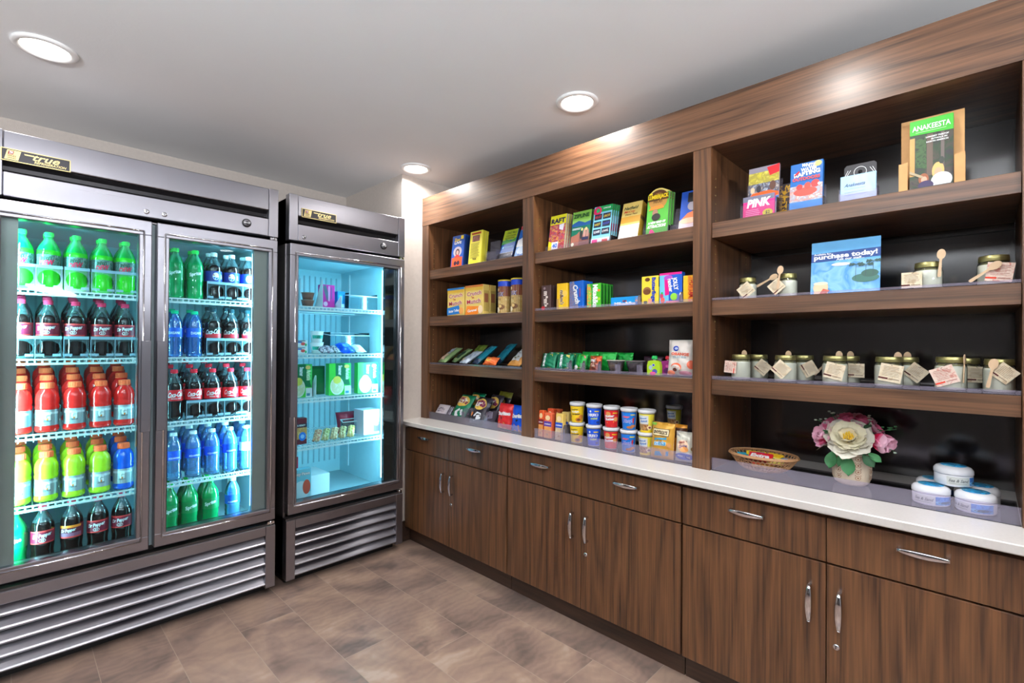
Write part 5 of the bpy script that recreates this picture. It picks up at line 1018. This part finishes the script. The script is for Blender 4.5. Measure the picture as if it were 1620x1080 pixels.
def gum(label, x, y, z, rz, w, base, txt, inkc, rx=0, ry=0, hh=.030):
    m = MB().bbox(-w/2, w/2, -hh/2, hh/2, 0, .010, base, .002); m.asp = w/hh
    if txt: m.art([('r', .06, .1, .94, .9, base), ('t', txt, .5, .5, .8, .5, 0, .15, inkc, .06)], lambda u, v, off: ((u-.5)*w, (v-.5)*hh, .010+off))
    o = m.obj('gum_pack'); tag(o, label, 'gum pack', 'chewing gum packs in the basket'); o.location = (2.045+x, .622+y, WK+z+.008); o.rotation_euler = (rx, ry, HP+rz)
FP = .35
gum('red chewing gum pack with white letters on top of the basket', -.026, .000, .042, 0, .084, K(190, 24, 40), 'Extra', WHITE, .62, 0, .036)
gum('turquoise chewing gum pack at the left end of the basket', .000, .060, .034, .9, .070, K(30, 160, 190), '', WHITE, .2, .1)
gum('yellow chewing gum pack behind the red one', .020, .030, .040, .3, .072, K(240, 210, 30), 'gum', K(30, 60, 150), .3)
gum('blue chewing gum pack at the right end of the basket', .000, -.062, .034, -.9, .070, K(120, 160, 200), '', WHITE, .2, -.15)
gum('yellow chewing gum pack at the right behind the blue one', .025, -.035, .040, -.3, .060, K(236, 190, 40), '', WHITE, .3)
gum('pale yellow chewing gum pack in front at the right', -.030, -.055, .034, -.35, .060, K(236, 226, 120), 'gum', K(30, 90, 60), .55)
gum('red chewing gum pack buried at the bottom of the basket', .000, .000, .014, .6, .090, K(200, 50, 50), '', WHITE)
gum('yellow chewing gum pack buried at the bottom of the basket', -.026, -.010, .006, .1, .080, K(230, 180, 60), '', WHITE)

# ------------------------------------------------------------------ flower arrangement
FT = thing('flower_arrangement', 'pink and white flowers with green leaves in a cream patterned pot on the worktop', 'flower arrangement', (2.060, .338, WK+.0005), HP)
POT = M('cream_ceramic', (226, 208, 182), .5, bump=.3, bscale=300, vary=.08, vscale=80); LACE = K(150, 104, 76, 60)
m = MB(); pp = [(.030, .001), (.040, 0), (.050, .008), (.0565, .025), (.0585, .050), (.0575, .085), (.0565, .110), (.0530, .110), (.0540, .085), (.050, .095), (0, .095)]
m.lathe(pp, POT, 40)
def pr(z): 
    for (r1, z1), (r2, z2) in zip(pp[:7], pp[1:7]):
        if z1 <= z <= z2: return r1+(r2-r1)*(z-z1)/(z2-z1)
    return .0575
fm = lambda u, v, off: ((pr(.02+.088*v)+off)*math.cos(-math.pi/2+(u-.5)*3.0), (pr(.02+.088*v)+off)*math.sin(-math.pi/2+(u-.5)*3.0), .02+.088*v)
it = []; m.asp = 1.9
for cx in (.06, .33, .66, .93):
    for k in range(4):
        cz = .14+k*.24; it += [('c', cx, cz, .048, .085, LACE), ('c', cx, cz, .038, .068, POT), ('c', cx, cz, .018, .034, LACE)]
        for dx, dz in ((-.045, .1), (.045, .1)): it.append(('p', [(cx+dx, cz+dz-.02), (cx+dx+.012, cz+dz), (cx+dx, cz+dz+.02), (cx+dx-.012, cz+dz)], LACE))
m.art(it, fm, step=.00004, nu=2); m.obj('pot', FT)
def petal(mb, base, d, up, L, Wd, curl, mats, cup=.35, ruf=.08, n=6, tip=False):
    d = Vector(d).normalized(); up = Vector(up).normalized(); s = d.cross(up).normalized(); up = s.cross(d).normalized(); v = []; f = []; ph = random.random()*6
    nu_ = 6
    for j in range(n+1):
        t_ = j/n; wv = Wd*math.sin(math.pi*(.12+t_*.70))**.6*(1 if t_ < .99 else .86) if not tip else Wd*math.sin(math.pi*(.06+t_*.93))**.9
        c = Vector(base)+d*(L*math.sin(t_*(1+curl*.3))/math.sin(1+curl*.3))+up*(L*curl*t_*t_*.6)
        for i in range(nu_+1):
            u = 2*i/nu_-1; p = c+s*(u*wv)+up*(cup*wv*u*u)+up*(ruf*Wd*math.sin(9*u+ph)*t_*t_)+d*(-.22*Wd*u*u*t_+ruf*.6*Wd*math.sin(13*u+ph)*t_)
            v.append(p)
    ms = mats if isinstance(mats, (list, tuple)) else [mats]
    for j in range(n):
        mt = ms[min(len(ms)-1, int(j/n*len(ms)))]; ff = []
        for i in range(nu_): a = j*(nu_+1)+i; ff.append((a, a+1, a+nu_+2, a+nu_+1))
        mb.add(v, ff, mt, True) if j == 0 and len(ms) == 1 and False else mb.add([v[k] for k in range(j*(nu_+1), (j+2)*(nu_+1))], [(i, i+1, i+nu_+2, i+nu_+1) for i in range(nu_)], mt, True)
def peony(name, c, axis, R, mats, mats_in=None, seed=1, open_=1.0, layers=((7, 1.0, .25), (6, .82, .65), (6, .62, 1.05)), center=None, label=None):
    random.seed(seed); ax = Vector(axis).normalized(); h = Vector((0, 0, 1)) if abs(ax.z) < .9 else Vector((1, 0, 0)); e1 = ax.cross(h).normalized(); e2 = ax.cross(e1).normalized(); m = MB(); c = Vector(c)
    for li, (k, sc_, el) in enumerate(layers):
        for i in range(k):
            a = 2*math.pi*(i+.5*(li % 2))/k+random.uniform(-.15, .15); rad = e1*math.cos(a)+e2*math.sin(a); el_ = (el+random.uniform(-.1, .1))/open_
            d = rad*math.cos(el_)+ax*math.sin(el_); up = ax*math.cos(el_)-rad*math.sin(el_)
            petal(m, c+ax*(.003*li)-ax*.004, d, up, R*sc_*random.uniform(.92, 1.08), R*.50*sc_**.6, .35, (mats_in or mats) if li >= 1 else mats, ruf=.10)
    o = m.obj(name, FT)
    if center:
        q = MB()
        for i in range(18):
            a = i*2.4; rr = .0012*math.sqrt(i)*3; p = c+e1*rr*math.cos(a)+e2*rr*math.sin(a); q.tube([p, p+ax*(.034-rr*.4)+Vector((0, 0, .002))], .0021, center, 5)
        q.obj('stamens', o)
    if label: o['label'] = label
    return o
PW = M('petal_white', (238, 234, 222), .6); PW2 = M('petal_cream', (246, 240, 214), .6); P1 = M('petal_pink', (244, 120, 164), .6); P2 = M('petal_pale', (252, 196, 218), .6); P3 = M('petal_deep', (226, 40, 100), .6); LF = M('leaf_green', (62, 124, 74), .55, vary=.25, vscale=50); LD = M('leaf_dark', (40, 84, 50), .55); BUD = M('white_buds', (205, 220, 205), .6)
VC = Vector((-.12, -1, .38))
peony('white_flower', (.000, -.050, .158), (.05, -1, .85), .070, PW, PW2, 3, 1.0, ((8, 1.08, .02), (8, .88, .30), (6, .62, .72)), M('stamen_yellow', (240, 200, 60), .6), 'large open white flower')
peony('pink_flower', (-.068, -.028, .160), (-.85, -.75, .35), .052, [P3, P1, P2], [P1, P2], 5, .9, label='pink flower at the left')
peony('pink_flower', (-.060, .020, .186), (-.55, -.25, .85), .045, [P1, P2], [P3, P1], 6, .9, label='small pink flower behind the left one')
peony('pink_flower', (-.015, .012, .205), (-.15, -.45, 1), .048, [P1, P2], [P3, P1], 8, .9, label='pink flower at the top')
peony('pink_flower', (.025, .022, .205), (.30, -.35, 1), .046, [P3, P1, P2], [P3, P1], 9, .8, label='deep pink flower at the top right')
peony('pink_flower', (.066, -.020, .168), (1, -.55, -.28), .062, [P3, P1, P2, P2], [P3, P1, P2], 11, .62, ((5, 1.05, .55), (4, .9, .95)), label='drooping pink tulip shaped flower')
peony('pink_flower', (.062, .020, .185), (.75, .1, .8), .036, [P1, P2], [P1], 12, .8, label='small faded pink flower at the right')
def leaf(p, d, up, L, Wd, m_, curl=.2): 
    m = MB(); petal(m, p, d, up, L, Wd, curl, m_, cup=.25, ruf=0, n=8, tip=True); m.obj('leaf', FT)
leaf((-.045, -.052, .112), (-.15, -.12, -1), (-.3, -1, 0), .062, .020, LF, .1)
leaf((.000, -.062, .105), (.05, -.10, -1), (0, -1, 0), .068, .021, LF, .1)
leaf((-.022, -.062, .108), (-.1, 0, -1), (-.2, -1, 0), .045, .010, LF, .05)
leaf((.040, -.050, .112), (.55, -.2, -.55), (.3, -1, .4), .050, .016, LD, .1)
leaf((.055, -.045, .120), (.8, -.2, -.5), (.2, -1, .4), .045, .013, LF, .1)
leaf((-.012, -.010, .200), (-.1, -.9, .35), (0, .3, 1), .035, .014, LD, .1)
leaf((-.062, -.060, .176), (-.3, -.8, .5), (0, .3, 1), .022, .009, LF, .1); leaf((-.066, -.060, .172), (.4, -.7, .3), (0, .3, 1), .020, .008, LF, .1)
leaf((.040, -.012, .195), (.5, -.5, .5), (0, .3, 1), .035, .012, LD, .1)
def sprig(pts, n=9, seed=1):
    random.seed(seed); m = MB(); P = [Vector(p) for p in pts]; m.tube(P, .0009, LF, 5)
    for k in range(n):
        t_ = (k+1)/n*(len(P)-1); i = min(int(t_), len(P)-2); p = P[i].lerp(P[i+1], t_-i); q = p+Vector((random.uniform(-.012, .012), random.uniform(-.010, .004), random.uniform(-.002, .014)))
        m.tube([p, q], .0006, LF, 4)
        for a in range(4): m.lathe([(0, 0), (.0022, .0015), (.0018, .004), (0, .005)], BUD if seed % 2 else LF, 6, c=(q.x+.0024*math.cos(a*1.57), q.y+.0024*math.sin(a*1.57)), z=q.z)
    m.obj('sprig', FT)
sprig([(-.04, .0, .16), (-.07, -.01, .200), (-.098, -.02, .212)], 9, 1)
sprig([(-.03, .01, .18), (-.045, .0, .215), (-.055, -.01, .236)], 8, 3)
sprig([(.03, .01, .18), (.050, .0, .215), (.058, -.01, .235)], 8, 5)
sprig([(.04, .01, .17), (.085, .0, .195), (.125, -.01, .205)], 9, 2)
sprig([(.05, .0, .16), (.095, -.01, .158), (.125, -.03, .128)], 5, 7)
MB().tube([(-.05, -.05, .135), (-.075, -.06, .130), (-.092, -.065, .112)], [.0016, .002, .0005], M('dry_stem', (120, 116, 80), .6), 6).obj('thin_leaf', FT)
m = MB(); m.lathe([(0, .088), (.048, .090), (.052, .13), (.035, .165), (0, .17)], LD, 14); m.obj('foliage_core', FT)

# ------------------------------------------------------------------ goods in the single door cooler
Z1, Z2, Z3, Z4, Z5 = 1.4525, 1.1925, .9525, .6975, .3680
def fbox(name, label, cat, x0, x1, y, z, d, h, base, art=(), side=(), top=None, turn=0, group=None):
    w = x1-x0; m = MB().bbox(-w/2, w/2, 0, d, 0, h, base, .0012); m.asp = w/h; m.art(list(art), lambda u, v, off: ((u-.5)*w, -off, v*h))
    if side: m.asp = d/h; m.art(list(side), lambda u, v, off: (w/2+off, u*d, v*h))
    o = m.obj(name); tag(o, label, cat, group); o.location = ((x0+x1)/2, y, z+.0005); o.rotation_euler = (0, 0, turn); return o
WD = M('divider_white', (225, 235, 240), .35)
def wedge(label, x, z, h=.15, w=.10):
    t = thing('shelf_divider', label, 'divider', (x, 2.66, z+.0005), group='white wedge dividers in the cooler')
    MB().prism([(0, 0), (w, 0), (w, .012), (.014, h), (0, h)], 0, .0018, WD, tf=lambda p: (p[1], p[0], p[2])).obj('divider_plate', t)
    MB().box(-.012, .012, 0, w, 0, .0015, WD).obj('divider_foot', t)
wedge('tall white wedge divider at the left end of the top cooler shelf', 1.095, Z1, .150)
wedge('tall white wedge divider right of the brown tubs', 1.218, Z1, .155)
wedge('low white wedge divider right of the magenta pack', 1.330, Z1, .07)
wedge('white wedge divider between the first two green cartons', 1.185, Z3, .12)
for i in range(2):
    t = thing('food_tub', ['brown food tub under another on the top cooler shelf', 'brown food tub stacked on the lower one'][i], 'tub', (1.165, 2.73, Z1+.0005+.041*i), group='brown tubs in the cooler')
    MB().lathe([(.026, 0), (.034, .036)], M('tub_brown', (140, 96, 84), .45), 26).obj('tub_cup', t); MB().lathe([(.0345, .036), (.0355, .037), (.0355, .040), (0, .040)], K(180, 160, 150), 26).obj('lid', t)
fbox('food_pack', 'magenta and white food pack on the top cooler shelf', 'food pack', 1.240, 1.318, 2.72, Z1, .05, .135, K(214, 50, 160), [('p', [(.1, .9), (.3, 1), (.6, .5), (.4, .3)], K(90, 110, 130)), ('r', .5, .3, .62, .95, K(236, 160, 210)), ('r', .7, .4, .78, .9, K(120, 80, 150)), ('c', .3, .18, .16, .1, K(240, 190, 225))])
fbox('food_pack', 'blue food pack leaning beside the low divider', 'food pack', 1.345, 1.392, 2.74, Z1, .04, .105, K(20, 130, 190), [('r', .1, .1, .9, .3, K(200, 230, 240)), ('r', .2, .5, .7, .8, K(60, 170, 215))])
t = thing('clear_bin', 'clear plastic bin at the right of the top cooler shelf', 'bin', (1.50, 2.72, Z1+.001), group='clear bins in the cooler'); 
def bin_(t, w, d, h):
    m = MB(); m.box(-w/2, w/2, 0, d, 0, .002, STOP).box(-w/2, w/2, 0, .002, .002, h*.85, STOP).box(-w/2, w/2, d-.002, d, .002, h, STOP).box(-w/2, -w/2+.002, .002, d-.002, .002, h, STOP).box(w/2-.002, w/2, .002, d-.002, .002, h, STOP); m.obj('bin_shell', t)
    MB().tube([(-w/2, 0, h*.85), (w/2, 0, h*.85), (w/2, d, h), (-w/2, d, h)], .003, WD, 6, close=True).obj('bin_rim', t)
bin_(t, .19, .22, .10)
for i in range(2):
    t = thing('yogurt_cup', ['white cup with a green band at the bottom of its stack in the cooler', 'white cup with a green band on top of its stack in the cooler'][i], 'cup', (1.225, 2.745, Z2+.0005+.064*i), group='white cups in the cooler')
    b = MB(); rf = lambda v: .028+.008*v; b.lathe([(.028, 0), (.036, .060)], WHITE, 28); b.asp = 1.2
    b.art([('r', 0, .34, 1, .66, K(60, 190, 170)), ('c', .5, .5, .28, .16, K(20, 130, 110))], wrap(rf, 0, .060, 2.4), nu=12); b.obj('cup_body', t); MB().lathe([(.0365, .060), (.0375, .061), (.0375, .0635), (0, .0635)], WHITE, 28).obj('lid', t)
for i in range(2): fbox('small_carton', ['white carton with red fruit print on the second cooler shelf', 'white carton with red fruit print lying on the lower one'][i], 'carton', 1.082, 1.142, 2.675, Z2+.038*i, .07, .036, WHITE, [('c', .6, .45, .2, .25, K(230, 90, 90)), ('r', .1, .6, .5, .8, K(40, 110, 190)), ('c', .85, .3, .1, .2, K(60, 180, 120)), ('r', .1, .85, .8, .95, K(30, 60, 90))], group='fruit print cartons in the cooler')
for i, (x, c, lb) in enumerate(((1.238, (150, 90, 130), 'mauve wrapped sandwich at the left of the wrapped food row'), (1.278, (220, 120, 180), 'pink wrapped sandwich in the middle of the wrapped food row'), (1.318, (110, 90, 110), 'dark wrapped sandwich right of the pink one'))):
    b_ = bag('wrapped_food', lb, 'wrapped food', 2.69, 0, Z2, .038, .07, .03, photo('wrap%d' % i, [c, (230, 225, 235), (60, 60, 90), c], 60), [], lean=1.2, group='wrapped food in the cooler'); b_.location = (x, 2.675, Z2+.010); b_.rotation_euler = (-1.15, 0, .1*i)
b_ = bag('wrapped_food', 'bright blue food bag on the second cooler shelf', 'wrapped food', 2.69, 0, Z2, .090, .085, .04, M('foil_cobalt', (20, 90, 225), .3, .1), [('c', .5, .5, .25, .2, K(90, 150, 245))], group='wrapped food in the cooler'); b_.location = (1.386, 2.690, Z2+.008); b_.rotation_euler = (-1.0, 0, 0)
b_ = bag('wrapped_food', 'small white food bag right of the bright blue one', 'wrapped food', 2.69, 0, Z2, .072, .07, .03, M('foil_snow', (215, 228, 235), .3, .1), [], group='wrapped food in the cooler'); b_.location = (1.474, 2.690, Z2+.008); b_.rotation_euler = (-1.0, 0, .2)
t = thing('clear_bin', 'clear plastic bin standing at the back of the second cooler shelf', 'bin', (1.470, 2.82, Z2+.001), group='clear bins in the cooler'); bin_(t, .26, .20, .125)
GB = K(70, 200, 70)
def steam(label, x0, x1, turn=0):
    fbox('food_carton', label, 'food carton', x0, x1, 2.690, Z3, .045, .182, K(60, 190, 90), [('p', [(.28, 1), (.68, 1), (.95, .35), (.95, .28), (.3, .4)], K(10, 110, 70)), ('p', [(0, 0), (0, 1), (.28, 1), (.3, .4), (.8, .3), (1, .3), (1, 0)], GB), ('t', 'Steamer', .50, .78, .42, .13, -90, 0, WHITE, .03), ('c', .80, .90, .12, .06, K(230, 190, 110)), ('t', 'Marketside', .84, .66, .48, .14, -90, 0, K(215, 240, 205), .03), ('c', .36, .285, .31, .28, K(226, 232, 220)), ('c', .36, .29, .27, .24, photo('noodle', [(224, 222, 190), (206, 214, 170), (236, 234, 220)], 60)), ('c', .36, .48, .18, .12, K(222, 210, 90)), ('r', .7, .0, 1, .28, K(214, 228, 232)), ('r', .74, .04, .9, .12, K(70, 140, 170))], [('r', .1, .1, .9, .9, K(16, 120, 80))], turn=turn, group='green food cartons in the cooler')
steam('green frozen meal carton at the left of the third cooler shelf', 1.060, 1.176)
steam('green frozen meal carton in the middle of the third cooler shelf', 1.274, 1.408)
steam('green frozen meal carton at the right of the third cooler shelf', 1.452, 1.586)
fbox('food_carton', 'dark green frozen meal carton standing behind the wedge divider', 'food carton', 1.190, 1.300, 2.80, Z3, .045, .165, K(10, 90, 50), [('r', .1, .1, .9, .9, K(20, 110, 56))], group='green food cartons in the cooler')
fbox('food_carton', 'maroon sandwich carton with a blue seal on the fourth cooler shelf', 'food carton', 1.060, 1.148, 2.685, Z4, .05, .142, K(110, 30, 44), [('r', 0, .66, 1, .80, K(30, 34, 54)), ('r', 0, .2, 1, .64, photo('bun', [(224, 180, 110), (190, 130, 70), (236, 210, 150)], 60)), ('c', .72, .30, .22, .17, K(30, 120, 220)), ('c', .72, .30, .12, .08, K(150, 200, 245)), ('t', 'HOT & READY', .5, .73, .8, .07, 0, 0, WHITE, .03)])
for i, (x, c, lb) in enumerate(((1.190, (190, 90, 60), 'red wrapped burrito at the left of the fourth cooler shelf'), (1.240, (150, 160, 70), 'green wrapped burrito lying beside the red one'), (1.290, (200, 150, 110), 'tan wrapped burrito in the middle of the row'), (1.340, (150, 120, 50), 'olive wrapped burrito second from the right'), (1.394, (220, 180, 60), 'yellow wrapped burrito at the right of the row'))):
    b_ = bag('burrito_pack', lb, 'burrito', 0, 0, Z4, .042, .120, .038, photo('burr%d' % i, [c, (220, 200, 160), c, (110, 70, 50)], 40), [], group='wrapped burritos in the cooler'); b_.location = (x, 2.665, Z4+.012); b_.rotation_euler = (-1.22, 0, -.55)
b_ = bag('food_bag', 'dark red food bag at the back right of the fourth cooler shelf', 'food bag', 0, 0, Z4, .13, .13, .06, M('foil_crimson', (150, 30, 60), .35, .05), [('c', .5, .4, .3, .2, K(190, 50, 70))]); b_.location = (1.462, 2.83, Z4+.004); b_.rotation_euler = (-.25, 0, 0)
fbox('food_carton', 'white bread carton at the right end of the fourth cooler shelf', 'food carton', 1.492, 1.600, 2.690, Z4, .12, .150, K(214, 206, 224), [('r', 0, .6, 1, 1, photo('bread', [(226, 212, 200), (214, 196, 190), (236, 228, 222)], 40)), ('r', .62, .1, 1, .48, K(120, 96, 190)), ('c', .8, .42, .15, .09, K(220, 130, 200))])
t = thing('clear_bin', 'low clear plastic bin in front of the red food bag', 'bin', (1.452, 2.775, Z4+.001), group='clear bins in the cooler'); bin_(t, .10, .03, .09)
fbox('food_carton', 'white and red treat carton at the front of the cooler floor', 'food carton', 1.040, 1.165, 2.665, Z5, .04, .198, K(130, 200, 220), [('r', 0, 0, 1, .35, K(190, 228, 240)), ('c', .55, .42, .36, .26, K(226, 238, 244)), ('c', .80, .5, .17, .2, K(214, 90, 70)), ('t', 'Frosty Paws', .52, .86, .86, .11, 0, 0, K(190, 60, 90), .09), ('t', 'Frosty Paws', .52, .86, .84, .10, 0, 0, WHITE, .04)])
fbox('white_box', 'plain white box lying behind the treat carton on the cooler floor', 'box', 1.20, 1.335, 2.80, Z5, .20, .115, K(226, 234, 238), turn=.0)
fbox('white_box', 'plain white box under the small red carton on the cooler floor', 'box', 1.050, 1.180, 2.86, Z5, .18, .150, K(210, 225, 232))
fbox('food_carton', 'small red and white carton on the rear white box', 'food carton', 1.085, 1.178, 2.87, Z5+.1508, .06, .070, K(200, 40, 60), [('r', 0, 0, .6, .5, K(220, 228, 232)), ('r', .05, .62, .9, .8, K(240, 220, 225)), ('r', .7, .1, .95, .4, K(190, 40, 90))])
